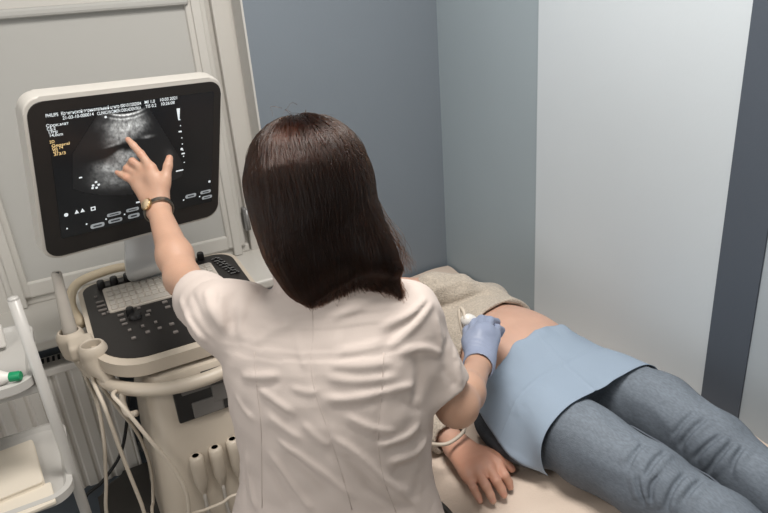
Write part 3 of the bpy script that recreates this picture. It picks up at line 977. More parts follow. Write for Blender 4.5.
cable([ony(128, 385, 1.60), ony(127, 420, 1.60), ony(120, 455, 1.60), ony(102, 482, 1.60), ony(85, 500, 1.60), (-.14, 1.62, .30), (-.16, 1.66, .03), (-.18, 1.75, .012)], .0045, m_blackcable, 'power_cable', us)

# slim probe parked in the holder
wand = MB(); w0 = V(-.062, 1.655, .845); w1 = ony(56, 272, 1.665)
d = nrm(w1 - w0); L = np.linalg.norm(w1 - w0)
wand.lathe([(.010, -.02), (.0165, 0), (.0170, .05), (.0155, .10), (.0135, .14), (.0120, L - .02), (.0125, L - .006), (.010, L), (.0, L)], w0, d, 20)
wo = wand.build('cavity_probe', m_plas2, autosmooth=50, label='slim white probe wand standing upright in the holder beside the control panel', cat='ultrasound probe')
t = MB(); t.lathe([(.0042, L - .010), (.0042, L + .0008), (.0, L + .001)], w0 + V(.003, -.006, 0), d, 14); t.build('tip_window', m_darkplas, wo)

# ------------------------------------------------------------------ trolley at the left with its trays
tr = empty('medical_trolley', (-.35, 1.5, 0), label='white two-tray trolley with a slim upright post in front of the radiator', cat='trolley')
for px in (-.122, -.70):
    p_ = MB(); p_.tube([(px - .010, 1.40, 1.105), (px - .006, 1.40, .8), (px, 1.40, .05)], .0115, 16); p_.lathe([(.0115, 0), (.010, .005), (.0, .007)], (px - .010, 1.40, 1.104)); p_.build('post', m_tray, tr)
def tray(z, x0, x1, y0, y1):
    o = rrect(x0, y0, x1, y1, .05, 8); i_ = rrect(x0 + .012, y0 + .012, x1 - .012, y1 - .012, .04, 8); j_ = rrect(x0 + .04, y0 + .03, x1 - .04, y1 - .03, .03, 8)
    k_ = rrect(x0 + .012, y0 + .01, x1 - .012, y1 - .01, .045, 8)
    n = len(o); t = MB()
    rings = [[(u, v, z - .022) for u, v in k_], [(u, v, z - .015) for u, v in o], [(u, v, z + .004) for u, v in o], [(u, v, z + .006) for u, v in i_], [(u, v, z - .004) for u, v in rrect(x0 + .02, y0 + .018, x1 - .02, y1 - .018, .036, 8)], [(u, v, z - .007) for u, v in j_]]
    vs = [p for r in rings for p in r]; fs = []
    for a in range(len(rings) - 1):
        for k in range(n): fs.append((a * n + k, a * n + (k + 1) % n, (a + 1) * n + (k + 1) % n, (a + 1) * n + k))
    fs.append(tuple(range(n))[::-1]); fs.append(tuple((len(rings) - 1) * n + k for k in range(n)))
    t._fin(vs, fs)
    return t.build('tray', m_tray, tr, autosmooth=30)
tray(.925, -.66, -.136, 1.375, 1.70)
tray(.665, -.66, -.128, 1.325, 1.64)
tray(.36, -.66, -.30, 1.40, 1.70)
for y, z in ((1.40, .11), (1.42, .894), (1.42, .634)):
    mb = MB(); mb.box((-.41, y, z), (.57, .035, .022), bev=.005); mb.build('crossbar', m_tray, tr)
for x in (-.12, -.70):
    f = MB(); f.tube([(x, 1.24, .055), (x, 1.66, .055)], .014, 12); fo = f.build('foot', m_tray, tr)
    for y in (1.25, 1.65):
        c = MB(); c.lathe([(.016, -.010), (.025, -.009), (.025, .009), (.016, .010)], (x, y, .025), (1, 0, 0)); c.build('caster', m_darkplas, fo, autosmooth=40)
# folded paper towels in the lower tray
pt = MB(); ca_, sa_ = math.cos(.10), math.sin(.10); pc_ = onz(32, 439, .68); fr_ = (V(pc_[0], pc_[1], 0), V(ca_, sa_, 0), V(-sa_, ca_, 0), V(0, 0, 1))
for i in range(6):
    a = .0012 * math.sin(i * 2.1); z = .6595 + i * .0034
    pt.prism(rrect(-.26 + a, -.185 + a, a, 0, .004, 2), z, z + .0033, fr_)
pt.prism(rrect(-.25, -.255, .012, -.18, .004, 2), .659, .668, fr_, bev=.002)
pt.build('paper_towel_stack', m_paper, label='stack of folded cream paper towels lying in the lower trolley tray', cat='paper towels')
# gel bottle with green cap lying in the upper tray
g0 = onz(17.5, 376, .942); gd = nrm((-1, .38, 0))
gb_ = MB(); gb_.lathe([(.008, .012), (.011, .02), (.020, .042), (.0225, .055), (.0225, .15), (.020, .158), (.0, .159)], g0, gd, 24)
go = gb_.build('gel_bottle', m_bottle, autosmooth=50, label='white squeeze bottle with green cap lying in the upper trolley tray', cat='bottle')
c = MB(); c.lathe([(.0, -.008), (.009, -.007), (.0105, -.002), (.0105, .014), (.008, .016)], g0, gd, 20); c.build('cap', m_green, go, autosmooth=50)
bx = MB(); c = onz(-3, 347, .94); bx.box(c + V(-.01, .03, .012), (.055, .035, .05), bev=.006, seg=3)
bo = bx.build('dispenser_bottle', m_bottle, autosmooth=40, label='small white box-shaped bottle standing behind the green-capped bottle in the upper tray', cat='bottle')
l = MB(); l.lathe([(.010, 0), (.010, .014), (.0, .015)], c + V(-.01, .03, .036), (0, 0, 1), 16); l.build('cap', m_tray, bo, autosmooth=50)

# ================================================================== PEOPLE
def trace(sdf, x, y, t0=.6, t1=2.6):
    """where the measured sight line meets a surface"""
    d = ray(x, y); t = t0
    for _ in range(160):
        f = float(sdf.eval((CAM_C + d * t)[None])[0])
        if f < .0006: break
        t += min(max(f * .6, .0006), .03)
        if t > t1: return None
    return CAM_C + d * t


def folds(sdf, base, lst):
    """soft cloth folds: each is (pixels along the fold, width, amplitude)"""
    for pts, w, a in lst:
        P = [trace(base, *q) for q in spline([V(*q) for q in pts], 5 if len(pts) < 5 else 3)]
        P = [p for p in P if p is not None]
        if len(P) > 1: sdf.fold(P, w, a)


def hand(sd, W, mcp, fingers, thumb, sc=1.0, k=.006, wr=.026, fr=1.0):
    """W wrist; mcp 4 knuckles; fingers 4x[pip,dip,tip]; thumb [cmc,mcp,ip,tip]; all world points"""
    W = np.asarray(W); mcp = [np.asarray(m) for m in mcp]
    ax = nrm(mcp[0] - mcp[3])
    for m, o in zip(mcp, (.014, .005, -.005, -.013)):
        sd.cone(W + ax * o, m, wr * .66 * sc, .0125 * sc * fr, .014)
    for a, b in zip(mcp[:-1], mcp[1:]): sd.cone(a * .86 + W * .14, b * .86 + W * .14, .0115 * sc, .0115 * sc, .012)
    for m, f, r in zip(mcp, fingers, (.0092, .0094, .0088, .0078)):
        r = r * sc * fr
        sd.cone(m, f[0], r * 1.12, r, .007)
        sd.cone(f[0], f[1], r * 1.0, r * .90, .003)
        sd.cone(f[1], f[2], r * .90, r * .74, .003)
    t = [np.asarray(p) for p in thumb]
    sd.cone(t[0], t[1], .0155 * sc, .0125 * sc * fr, .014); sd.cone(t[1], t[2], .0115 * sc * fr, .0105 * sc * fr, .004); sd.cone(t[2], t[3], .0105 * sc * fr, .0082 * sc * fr, .004)
    sd.cone(t[1] * .8 + W * .2, mcp[0] * .72 + W * .28, .0105 * sc, .0105 * sc, .014)


def head(sd, H, fwd, up, s=1.0):
    """skull, jaw and features; returns frame"""
    f = nrm(fwd); u = nrm(np.asarray(up) - f * (f @ np.asarray(up))); r = np.cross(f, u)
    R_ = np.stack([r, f, u], 1)
    p = lambda a, b, c: H + (r * a + f * b + u * c) * s
    sd.ell(p(0, -.012, .022), (.072 * s, .092 * s, .088 * s), R_, .02)
    sd.ell(p(0, .028, -.030), (.058 * s, .062 * s, .082 * s), R_, .03)
    sd.ell(p(0, .058, -.088), (.026 * s, .024 * s, .022 * s), R_, .03)
    for e in (-1, 1):
        sd.ell(p(e * .038, .060, -.028), (.022 * s, .018 * s, .022 * s), R_, .02)
        sd.ell(p(e * .033, .092, .006), (.018 * s, .016 * s, .012 * s), R_, .010, 's')
        sd.ell(p(e * .033, .0725, .005), (.0135 * s, .0135 * s, .0115 * s), R_, .003)
        sd.cone(p(e * .016, .083, .024), p(e * .046, .072, .024), .007 * s, .005 * s, .010)
        sd.ell(p(e * .074, -.005, -.008), (.009 * s, .020 * s, .032 * s), R_, .008)
        sd.ell(p(e * .080, .002, -.006), (.006 * s, .011 * s, .018 * s), R_, .006, 's')
        sd.ell(p(e * .010, .091, -.032), (.008 * s, .009 * s, .007 * s), R_, .006)
    sd.cone(p(0, .083, .012), p(0, .101, -.026), .007 * s, .010 * s, .012)
    sd.cone(p(-.019, .080, -.056), p(.019, .080, -.056), .0055 * s, .0055 * s, .006); sd.cone(p(0, .087, -.054), p(0, .087, -.054), .007 * s, .007 * s, .008)
    sd.cone(p(-.015, .079, -.065), p(.015, .079, -.065), .0062 * s, .0062 * s, .006)
    sd.ell(p(0, .096, -.0605), (.024 * s, .010 * s, .0012 * s), R_, .003, 's')
    return p


def face_tint(tint, pos, p):
    spot(tint, pos, p(0, .088, -.060), .021, (.86, .52, .50))
    for e in (-1, 1):
        spot(tint, pos, p(e * .033, .084, .005), .0125, (1.02, 1.2, 1.4), True)
        spot(tint, pos, p(e * .033, .087, .005), .0058, (.22, .16, .12), True)
        for k in range(5): spot(tint, pos, p(e * (.018 + .007 * k), .088 - .003 * k, .0245 + .002 * math.sin(k)), .006, (.35, .26, .22))


# ------------------------------------------------------------------ the doctor seen from behind
SL, SR = at(226, 317, 1.145), at(405, 316, 1.07)
EL, WL = at(183, 279, 1.385), at(157.5, 207, 1.560)
ER, WR = at(457, 406, 1.165), onz(479, 366, .895)
mid = (SL + SR) / 2
sv = nrm(V(SR[0] - SL[0], SR[1] - SL[1], 0)); fv_ = V(-sv[1], sv[0], 0)
HC = at(304, 190, 1.045); HF = nrm((-.22, .95, -.12)); HU = nrm((.06, -.10, 1))
torso = [(V(.300, .880, .585), sv, fv_, .185, .140), (V(.303, .880, .68), sv, fv_, .198, .146), (V(.316, .884, .84), sv, fv_, .158, .118),
         (V(.328, .893, .99), sv, fv_, .166, .118), (V(.338, .908, 1.09), sv, fv_, .168, .102), (V(.341, .914, 1.15), sv, fv_, .120, .066), (V(.343, .922, 1.185), sv, fv_, .062, .058)]
# left hand joints (pointing at the screen)
Lm = [at(151, 168, 1.568), at(144.5, 170.5, 1.582), at(139, 175.5, 1.590), at(135.5, 182, 1.590)]
Lf = [[at(141, 154, 1.585), at(133.5, 145.5, 1.598), at(128, 139.5, 1.607)],
      [at(132.5, 161.5, 1.594), at(128.5, 167, 1.622), at(132, 173, 1.628)],
      [at(127, 168.5, 1.603), at(124.5, 174.5, 1.627), at(128.5, 179, 1.630)],
      [at(126, 177.5, 1.598), at(121, 174.5, 1.608), at(116.8, 172.5, 1.616)]]
Lt = [at(162, 194, 1.556), at(165.5, 177.5, 1.556), at(168, 166, 1.562), at(169.5, 158, 1.572)]
# right hand joints (closed round the transducer)
Rm = [onz(472.5, 335, .925), onz(480, 329.5, .935), onz(487.5, 329, .930), onz(494.5, 334, .915)]
Rf = [[onz(474, 323, .928), onz(481, 323, .900), onz(484, 327, .882)], [onz(481.5, 319.5, .930), onz(489, 320, .900), onz(491, 325, .880)],
      [onz(490, 320.5, .924), onz(496.5, 322, .895), onz(497, 327, .878)], [onz(497.5, 328, .906), onz(501.5, 330, .882), onz(500, 335, .872)]]
Rt = [onz(473, 352, .905), onz(468, 341, .915), onz(468, 331, .915), onz(472, 325.5, .912)]

sd = SDF()
sd.loft(torso, .03)
sd.cone(V(.343, .922, 1.15), HC - V(0, .005, .06), .056, .050, .03)
hp_ = head(sd, HC, HF, HU)
for S, E_, W_ in ((SL, EL, WL), (SR, ER, WR)):
    sd.cone(S * .8 + mid * .2, S, .052, .048, .03)
    sd.chain([S, S * .55 + E_ * .45, E_, E_ * .70 + W_ * .30, W_], [.043, .0365, .0345, .0355, .0232], .02)
sd.ops = sd.ops
hand(sd, WL, Lm, Lf, Lt, 1.0)
sd.cone(WL * .95 + EL * .05, WL + (Lm[1] - WL) * .15, .026, .022, .012)
hand(sd, WR, Rm, Rf, Rt, .92)
KL, KR, AL, AR = V(.300, 1.245, .530), V(.475, 1.180, .530), V(.275, 1.13, .09), V(.45, 1.07, .09)
for Hh, K, A in ((V(.225, .930, .59), KL, AL), (V(.385, .885, .59), KR, AR)):
    sd.chain([Hh, K, K * .65 + A * .35, A], [.080, .052, .052, .036], .03)
    sd.cone(A + V(0, -.02, -.045), A + V(-.01, .14, -.06), .030, .024, .03)
pos, Q = sd.mesh(.003, 1)
tint = np.ones((len(pos), 3))
face_tint(tint, pos, hp_)
for f, r in zip(Lf + [[Lt[1], Lt[2], Lt[3]]], (.0062, .006, .006, .0052, .0075)):
    spot(tint, pos, f[2] + nrm(CAM_C - f[2]) * .006 + nrm(f[2] - f[1]) * .001, r, (1.02, .90, .90), True)
for j in Lm + [f[0] for f in Lf]: spot(tint, pos, j + nrm(CAM_C - j) * .008, .013, (1.0, .90, .87))
doc = npmesh('person', pos, Q, m_skin, tint=tint, label='seated person with long dark hair in white tunic pointing at the monitor', cat='person')

# tunic
base = SDF()
base.loft([(c, a, b, rx * 1.0 + .014, ry + .012) for c, a, b, rx, ry in torso[:-2]] + [(V(.341, .914, 1.150), sv, fv_, .132, .080), (V(.343, .922, 1.182), sv, fv_, .080, .074), (V(.344, .928, 1.208), sv, fv_, .076, .072)], .03)
body_ops = list(base.ops); base.ops = []
for S, E_, fr, r0, r1, key in ((SL, EL, .56, .056, .055, 'l'), (SR, ER, .74, .054, .046, 'r')):
    e = S + (E_ - S) * fr; d = nrm(E_ - S)
    drop = V(0, 0, -.012) if key == 'l' else V(-.004, -.004, -.004)
    base.cone(S, e + drop + d * .03, r0, r1, .03)
    base.plane(e + drop, d + V(0, 0, -.25) * (key == 'l'), e - .14, e + .14)
    base.cone(e + drop - d * .035, e + drop + d * .06, r1 - .008, r1 - .006, .004, 's')
for S, r0 in ((SL, .058), (SR, .054)): base.cone(S * .78 + mid * .22 + V(0, 0, .002), S, .058, r0, .03)
base.ops += body_ops
tun = SDF(); tun.ops = list(base.ops)
folds(tun, base, [
    ([(312, 306), (313, 336), (311, 366), (316, 395), (326, 425), (338, 462), (352, 505)], 0.0040, -0.0029),
    ([(383, 345), (382, 390), (377, 440), (384, 480), (395, 510)], 0.0040, -0.0029),
    ([(255, 350), (258, 390), (262, 430), (262, 500)], 0.0040, -0.0023),
    ([(323, 398), (350, 399), (392, 390), (420, 384)], 0.0064, 0.0062), ([(326, 407), (352, 408), (392, 399)], 0.0055, -0.0056),
    ([(376, 446), (404, 438), (420, 424)], 0.0055, 0.0074), ([(380, 453), (407, 446), (424, 432)], 0.0048, -0.0078),
    ([(386, 463), (414, 454), (428, 438)], 0.0064, 0.0074), ([(392, 472), (420, 462)], 0.0064, -0.0062),
    ([(328, 435), (356, 453), (386, 480), (415, 496)], 0.0064, 0.0074), ([(322, 443), (350, 462), (380, 489)], 0.0055, -0.0078),
    ([(272, 434), (299, 455), (329, 477), (358, 502)], 0.0064, 0.0074), ([(284, 452), (308, 473), (334, 495)], 0.0055, -0.0078),
    ([(268, 450), (285, 473), (302, 497), (314, 512)], 0.0055, 0.0074), ([(264, 462), (282, 490), (294, 511)], 0.0055, -0.0078),
    ([(257, 388), (275, 401), (295, 415)], 0.0064, 0.0062), ([(262, 399), (278, 411), (294, 422)], 0.0055, -0.0062),
    ([(246, 450), (250, 480), (256, 511)], 0.0064, 0.0062), ([(240, 430), (243, 470), (246, 510)], 0.0055, -0.0062),
    ([(376, 330), (412, 313), (428, 297)], 0.0064, 0.0062), ([(386, 350), (416, 324), (434, 300)], 0.0064, 0.0068), ([(384, 339), (414, 318), (430, 299)], 0.0055, -0.0078),
    ([(396, 353), (421, 348), (446, 355)], 0.0064, 0.0062), ([(417, 352), (419, 380), (415, 405)], 0.0064, -0.0155), ([(326, 322), (350, 310), (376, 298)], 0.0071, 0.0050),
    ([(335, 352), (360, 348), (386, 341)], 0.0071, 0.0050), ([(330, 365), (360, 366), (396, 362)], 0.0071, 0.0056), ([(325, 378), (360, 381), (400, 376)], 0.0064, 0.0050),
    ([(179, 296), (191, 324), (205, 344)], 0.0064, 0.0074), ([(190, 290), (200, 315), (214, 338)], 0.0064, -0.0078), ([(205, 288), (213, 311), (226, 333)], 0.0071, 0.0074),
    ([(237, 288), (230, 308), (233, 330)], 0.0064, -0.0109), ([(246, 300), (240, 320), (243, 340)], 0.0080, 0.0050),
    ([(240, 376), (259, 377), (280, 375)], 0.0064, 0.0062), ([(244, 384), (260, 385), (282, 383)], 0.0055, -0.0062), ([(250, 345), (275, 330), (296, 318)], 0.0080, 0.0050),
    ([(452, 330), (446, 350), (448, 380)], 0.0071, -0.0062), ([(462, 345), (458, 365), (462, 385)], 0.0071, 0.0050),
    ([(296, 330), (300, 350), (306, 372)], .006, .0030), ([(340, 330), (338, 352), (334, 372)], .006, .0026),
    ([(345, 415), (372, 428), (398, 432)], .006, .0045), ([(340, 424), (370, 437), (396, 441)], .006, -.0045),
    ([(300, 420), (315, 436), (334, 450), (352, 458)], .006, .0040), ([(268, 415), (284, 428), (302, 440)], .006, .0040), ([(264, 424), (280, 438), (298, 450)], .006, -.0045),
    ([(366, 470), (392, 488), (420, 508)], .006, .0045), ([(360, 480), (386, 498), (404, 511)], .006, -.005), ([(400, 400), (412, 408), (424, 412)], .006, -.006),
    ([(236, 395), (244, 410), (254, 420)], .006, .004), ([(290, 388), (306, 392), (318, 392)], .006, .0035),
    ([(186, 312), (200, 332), (216, 346)], .005, -.006), ([(222, 290), (220, 308), (224, 326)], .006, .0045),
    ([(436, 312), (440, 335), (442, 352)], .006, .004), ([(448, 318), (454, 340), (456, 360)], .006, .004), ([(440, 366), (450, 378), (456, 388)], .006, -.005),
])
tun.disp(lambda P: .0010 * np.sin(P[:, 2] * 95 + 4 * np.sin(P[:, 0] * 30 + P[:, 1] * 21)) * np.sin(P[:, 0] * 47 - P[:, 1] * 39), V(-.1, .5, .4), V(.9, 1.5, 1.3))
tun.plane(V(.3, .88, .60), V(0, 0, -1), V(-.1, .5, .3), V(.8, 1.2, .62))
tun.cone(V(.343, .925, 1.15), V(.344, .935, 1.26), .060, .068, .006, 's')
tun.loft([(V(.300, .880, .56), sv, fv_, .188, .140), (V(.302, .880, .64), sv, fv_, .190, .140)], .004, 4, 's')
pos, Q = tun.mesh(.003, 1)
tu = npmesh('tunic', pos, Q, m_tunic, doc, label='short-sleeved white cotton tunic')
for pts in ([(312, 306), (313, 336), (311, 366), (316, 395), (326, 425), (338, 462), (352, 510)], [(384, 352), (382, 390), (378, 440), (384, 480), (396, 512)], [(254, 352), (257, 390), (261, 430), (262, 508)]):
    P = [trace(tun, *q) for q in spline([V(*q) for q in pts], 6)]
    P = [p for p in P if p is not None]
    sm = MB(); sm.tube([p - ray(384, 300) * -.0003 for p in P], .0007, 6); sm.build('back_seam', m_tseam, tu)

# trousers, shoes
tr_ = SDF(); tr_.loft([(V(.300, .90, .575), sv, fv_, .172, .125), (V(.302, .885, .70), sv, fv_, .178, .130)], .02)
for Hh, K, A in ((V(.225, .930, .59), KL, AL), (V(.385, .885, .59), KR, AR)):
    tr_.chain([Hh, K, K * .6 + A * .4, A + V(0, 0, .01)], [.092, .062, .066, .060], .03)
    tr_.plane(A + V(0, 0, .012), V(0, 0, -1), A - .09, A + V(.09, .09, .03))
tr_.disp(lambda P: .002 * np.sin(P[:, 1] * 60 + 3 * np.sin(P[:, 0] * 40)) * np.sin(P[:, 2] * 50), V(-.2, .5, 0), V(.9, 1.5, .7))
pos, Q = tr_.mesh(.005, 1); npmesh('trousers', pos, Q, m_trous, doc)
for A, sx in ((AL, -.02), (AR, .02)):
    s = SDF(); s.cone(A + V(0, -.025, -.045), A + V(sx * .5, .13, -.058), .041, .033, .02); s.cone(A + V(0, 0, -.02), A + V(0, -.01, -.04), .042, .044, .02)
    s.box(A + V(sx * .3, .055, -.080), (.042, .125, .012), rad=.01, k=.01)
    s.plane(A + V(0, 0, -.088), V(0, 0, -1), A - .2, A + .2)
    pos, Q = s.mesh(.004, 1); npmesh('shoe', pos, Q, m_shoe, doc)

# glove on the right hand
gl = SDF(); hand(gl, WR, Rm, Rf, Rt, 1.06, fr=1.05, wr=.027)
fd = nrm(WR - ER); c0 = WR - fd * .012
gl.cone(c0, WR + fd * .03, .031, .028, .012)
for a in range(5):
    o = fd * (-.004 + .009 * a); gl.disp(lambda P, o=o: .0012 * np.exp(-(((P - WR - o) @ fd) / .0032) ** 2), WR - .05, WR + .05)
gl.plane(c0 + fd * .004, -fd, c0 - .05, c0 + .05)
gl.cone(c0 - fd * .02, c0 + fd * .012, .0285, .0275, .002, 's')
pos, Q = gl.mesh(.0022, 1); npmesh('glove', pos, Q, m_glove, doc, label='lilac-blue disposable glove')

# wristwatch on the left arm
wa = nrm(WL - EL); wc = WL - wa * .012
vd = nrm(CAM_C - wc); vd = nrm(vd - wa * (vd @ wa)); sd_ = np.cross(wa, vd)
ring = MB(); vs = []; fs = []; n = 40
for k in range(n):
    a = 2 * PI * k / n; dr = vd * math.cos(a) + sd_ * math.sin(a)
    rs_ = np.linspace(.012, .045, 67); fq = sd.eval(wc + rs_[:, None] * dr); w0_ = float(rs_[np.argmax(fq > 0)]) + .0006 - .0262
    if k == 0: wtop = []
    wtop.append((w0_ + .0262, dr))
    for rr, h in ((.0262, -.0062), (.0292, -.0055), (.0292, .0055), (.0262, .0062)): vs.append(wc + dr * (rr + w0_) + wa * h)
for k in range(n):
    for j in range(4): fs.append((k * 4 + j, k * 4 + (j + 1) % 4, ((k + 1) % n) * 4 + (j + 1) % 4, ((k + 1) % n) * 4 + j))
ring._fin(vs, fs); wb = ring.build('wristwatch', m_silver, doc, autosmooth=40, label='steel wristwatch with a small gold dial')
dd = nrm(vd * .80 + sd_ * (-.62 if (sd_ @ _R) > 0 else .62))
di = MB(); wr_ = max(wtop, key=lambda q: q[1] @ dd)[0] - .0262 + .001; di.lathe([(.0135, -.002), (.0145, .001), (.0145, .004), (.0125, .006), (.0120, .0055)], wc + dd * (.0272 + wr_), dd, 28); wd_ = di.build('watch_case', m_gold, wb, autosmooth=40)
di = MB(); di.lathe([(.0118, 0), (.0118, .0008)], wc + dd * (.0326 + wr_), dd, 28); di.build('watch_dial', m_dial, wb)

# hair
hs = SDF()
HR = np.stack([np.cross(HF, HU), HF, np.cross(np.cross(HF, HU), HF)], 1)
up_ = HR[:, 2]; rt_ = HR[:, 0]; bk = -HF
hs.ell(HC + up_ * .016 + bk * .016, (.085, .104, .098), HR, .02)
hx = nrm(_R * V(1, 1, .2)); hy = np.cross(V(0, 0, 1), hx)
hst = [(at(306, 180, 1.035), hx, hy, .082, .092), (at(308, 205, 1.028), hx, hy, .083, .092), (at(314, 230, 1.02), hx, hy, .084, .082),
       (at(324, 250, 1.013), hx, hy, .082, .064), (at(334, 267, 1.008), hx, hy, .077, .044), (at(342, 280, 1.005), hx, hy, .064, .022)]
hs.loft(hst, .03)
hs.chain([at(340, 195, 1.02), at(355, 228, 1.008), at(374, 251, 1.0), at(394, 267, .996)], [.046, .036, .022, .008], .03)
hs.ell(HC + HF * .115 - up_ * .035, (.062, .085, .105), HR, .015, 's')
hs.cone(HC - up_ * .06 + HF * .09, HC - up_ * .2 + HF * .09, .06, .07, .015, 's')
smooth_hair = SDF(); smooth_hair.ops = list(hs.ops)
ang_ = lambda P: np.arctan2((P - HC) @ rt_, (P - HC) @ bk)
hs.disp(lambda P: .0016 * np.sin(ang_(P) * 26 + 3 * np.sin(P[:, 2] * 22)) + .0010 * np.sin(ang_(P) * 61 + 5 * np.sin(P[:, 2] * 13)), HC - .4, HC + .3)
pos, Q = hs.mesh(.003, 1)
hair = npmesh('hair', pos, Q, m_hair, doc, label='long straight dark brown hair')


def strands(sdf, roots, nstep, step, flow, endz, off, jitter):
    N_ = len(roots); P = roots.copy(); out = [P.copy()]; alive = np.ones(N_, bool)
    e = .003
    for i in range(nstep):
        F0 = sdf.eval(P)
        G_ = np.stack([sdf.eval(P + V(e, 0, 0)) - sdf.eval(P - V(e, 0, 0)), sdf.eval(P + V(0, e, 0)) - sdf.eval(P - V(0, e, 0)), sdf.eval(P + V(0, 0, e)) - sdf.eval(P - V(0, 0, e))], 1)
        G_ /= np.linalg.norm(G_, axis=1)[:, None] + 1e-9
        P = P - G_ * np.clip(F0 - off, -.008, .004)[:, None]
        d = flow(P) + jitter * .12 * np.sin(i * .35 + np.arange(N_) * 1.7)[:, None]
        d = d - G_ * np.minimum((d * G_).sum(1), 0)[:, None] - G_ * .35 * np.maximum((d * G_).sum(1), 0)[:, None]
        d /= np.linalg.norm(d, axis=1)[:, None] + 1e-9
        alive &= P[:, 2] > endz
        P = P + d * step * alive[:, None]
        out.append(P.copy())
    return np.stack(out, 1)


NS = 5200
u = rng.normal(size=(NS * 4, 3)); u /= np.linalg.norm(u, axis=1)[:, None]
keep = (u @ up_ > .15) & ((u @ HF) < .35 + .5 * (u @ up_)); u = u[keep][:NS]
roots = HC + up_ * .018 + bk * .016 + (u @ HR.T if False else u) * .098
below = HC + up_ * .11 + bk * .01


def flow(P):
    q = P - below; rad2 = q - np.outer(q @ V(0, 0, 1), V(0, 0, 1))
    o = rad2 / (np.linalg.norm(rad2, axis=1)[:, None] + .02)
    t = np.clip((HC[2] + .10 - P[:, 2]) / .09, 0, 1)[:, None]
    low = np.clip((HC[2] - .02 - P[:, 2]) / .14, 0, 1)[:, None]
    return o * (1 - t) * 1.4 + V(0, 0, -1) * (.25 + t) + bk * .12 + hx * low * .22


off = rng.uniform(.0002, .0042, len(roots)) ** 1.0
endz = 1.188 + rng.normal(0, .010, len(roots))
jit = rng.normal(0, 1, (len(roots), 3))
ST = strands(smooth_hair, roots, 40, .0085, flow, endz, off, jit)
# a few long fly-away hairs at the right side
fly = []
for i in range(64):
    a = at(372 + rng.uniform(-6, 4), 200 + rng.uniform(-10, 30), 1.02); b = at(395 + rng.uniform(-8, 14), 248 + rng.uniform(-10, 10), 1.0); c = at(408 + rng.uniform(-14, 12), 272 + rng.uniform(-8, 8), .995)
    fly.append(np.array(spline([a, (a + b) / 2 + rng.normal(0, .004, 3), b, c], 14))[:41])
for i in range(18):
    a = HC + up_ * .118 + bk * .01 + rng.normal(0, .012, 3); b = a + V(rng.normal(0, .010), rng.normal(0, .006), .004); c = a + rt_ * rng.normal(0, .035) + V(0, 0, -.012)
    fly.append(np.array(spline([a, b, (b + c) / 2, c], 14))[:41])
fly = [f if len(f) == 41 else np.concatenate([f, np.repeat(f[-1:], 41 - len(f), 0)]) for f in fly]
ALL = np.concatenate([ST, np.array(fly)], 0)
cu = bpy.data.hair_curves.new('hair_strands')
cu.add_curves([ALL.shape[1]] * ALL.shape[0])
cu.points.foreach_set('position', ALL.astype(np.float32).ravel())
taper = np.linspace(1, .35, ALL.shape[1])
rad_a = np.tile(taper, ALL.shape[0]) * .00042
rad_a[-len(fly) * ALL.shape[1]:] *= .8
ra = cu.attributes.get('radius') or cu.attributes.new('radius', 'FLOAT', 'POINT')
ra.data.foreach_set('value', rad_a.astype(np.float32))
link('hair_strands', cu, hair, m_strand, kind='stuff')

# stool under the doctor
stl = empty('stool', (.30, .89, 0), label='black round swivel stool under the seated person in white', cat='stool')
mb = MB(); mb.lathe([(.15, .440), (.185, .446), (.195, .465), (.192, .485), (.17, .497), (.0, .500)], (.30, .89, 0), n=40); mb.build('seat', m_couch, stl, autosmooth=50)
mb = MB(); mb.lathe([(.024, .12), (.024, .30), (.016, .302), (.016, .44)], (.30, .89, 0), n=20); mb.build('gas_column', m_chrome, stl, autosmooth=40)
for k in range(5):
    a = 2 * PI * k / 5 + .55; d = V(math.cos(a), math.sin(a), 0); o = V(.30, .89, 0)
    l = MB(); l.tube([o + V(0, 0, .135), o + d * .12 + V(0, 0, .12), o + d * .23 + V(0, 0, .075)], [.02, .018, .012], 12); lo = l.build('leg', m_chrome, stl)
    c = MB(); e = o + d * .23; c.lathe([(.014, -.012), (.026, -.010), (.026, .010), (.014, .012)], e + V(0, 0, .027), np.cross(d, V(0, 0, 1)), 18); c.tube([e + V(0, 0, .03), e + V(0, 0, .07)], .007, 8); c.build('caster', m_knob, lo, autosmooth=40)

# ------------------------------------------------------------------ the person lying on the couch
X1 = V(1, 0, 0); Z1 = V(0, 0, 1)
bt = [(V(.928, .90, .703), X1, Z1, .160, .080), (V(.928, .98, .708), X1, Z1, .162, .086), (V(.928, 1.08, .722), X1, Z1, .150, .100), (V(.926, 1.16, .726), X1, Z1, .142, .104),
      (V(.922, 1.25, .726), X1, Z1, .138, .100), (V(.915, 1.36, .726), X1, Z1, .145, .099), (V(.908, 1.44, .720), X1, Z1, .150, .086), (V(.896, 1.49, .715), X1, Z1, .095, .065), (V(.885, 1.53, .715), X1, Z1, .055, .055)]
PH = V(.812, 1.600, .728); PF = nrm((-.35, -.05, .93)); PU_ = nrm((-.30, 1, .02))
NSH, NEL, NWR = V(.745, 1.42, .705), V(.655, 1.185, .672), onz(457, 446, .655)
FSH, FEL, FWR = V(1.055, 1.42, .72), onz(488, 305, .785), V(.815, 1.375, .866)
Nm = [onz(497.5, 464, .660), onz(488.5, 468, .664), onz(478.5, 472.7, .662), onz(468.5, 477, .655)]
Nf = [[onz(504.5, 475.5, .656), onz(508.5, 482, .640), onz(510.3, 487, .630)], [onz(496.5, 481, .658), onz(501.5, 489, .642), onz(504, 495, .631)],
      [onz(486, 486, .657), onz(490.5, 495, .642), onz(493, 501, .631)], [onz(473.5, 488, .650), onz(477.5, 495.5, .638), onz(480, 501, .630)]]
Nt = [onz(485, 454, .650), onz(497, 458.5, .646), onz(506, 463.5, .638), onz(511.5, 468.5, .632)]
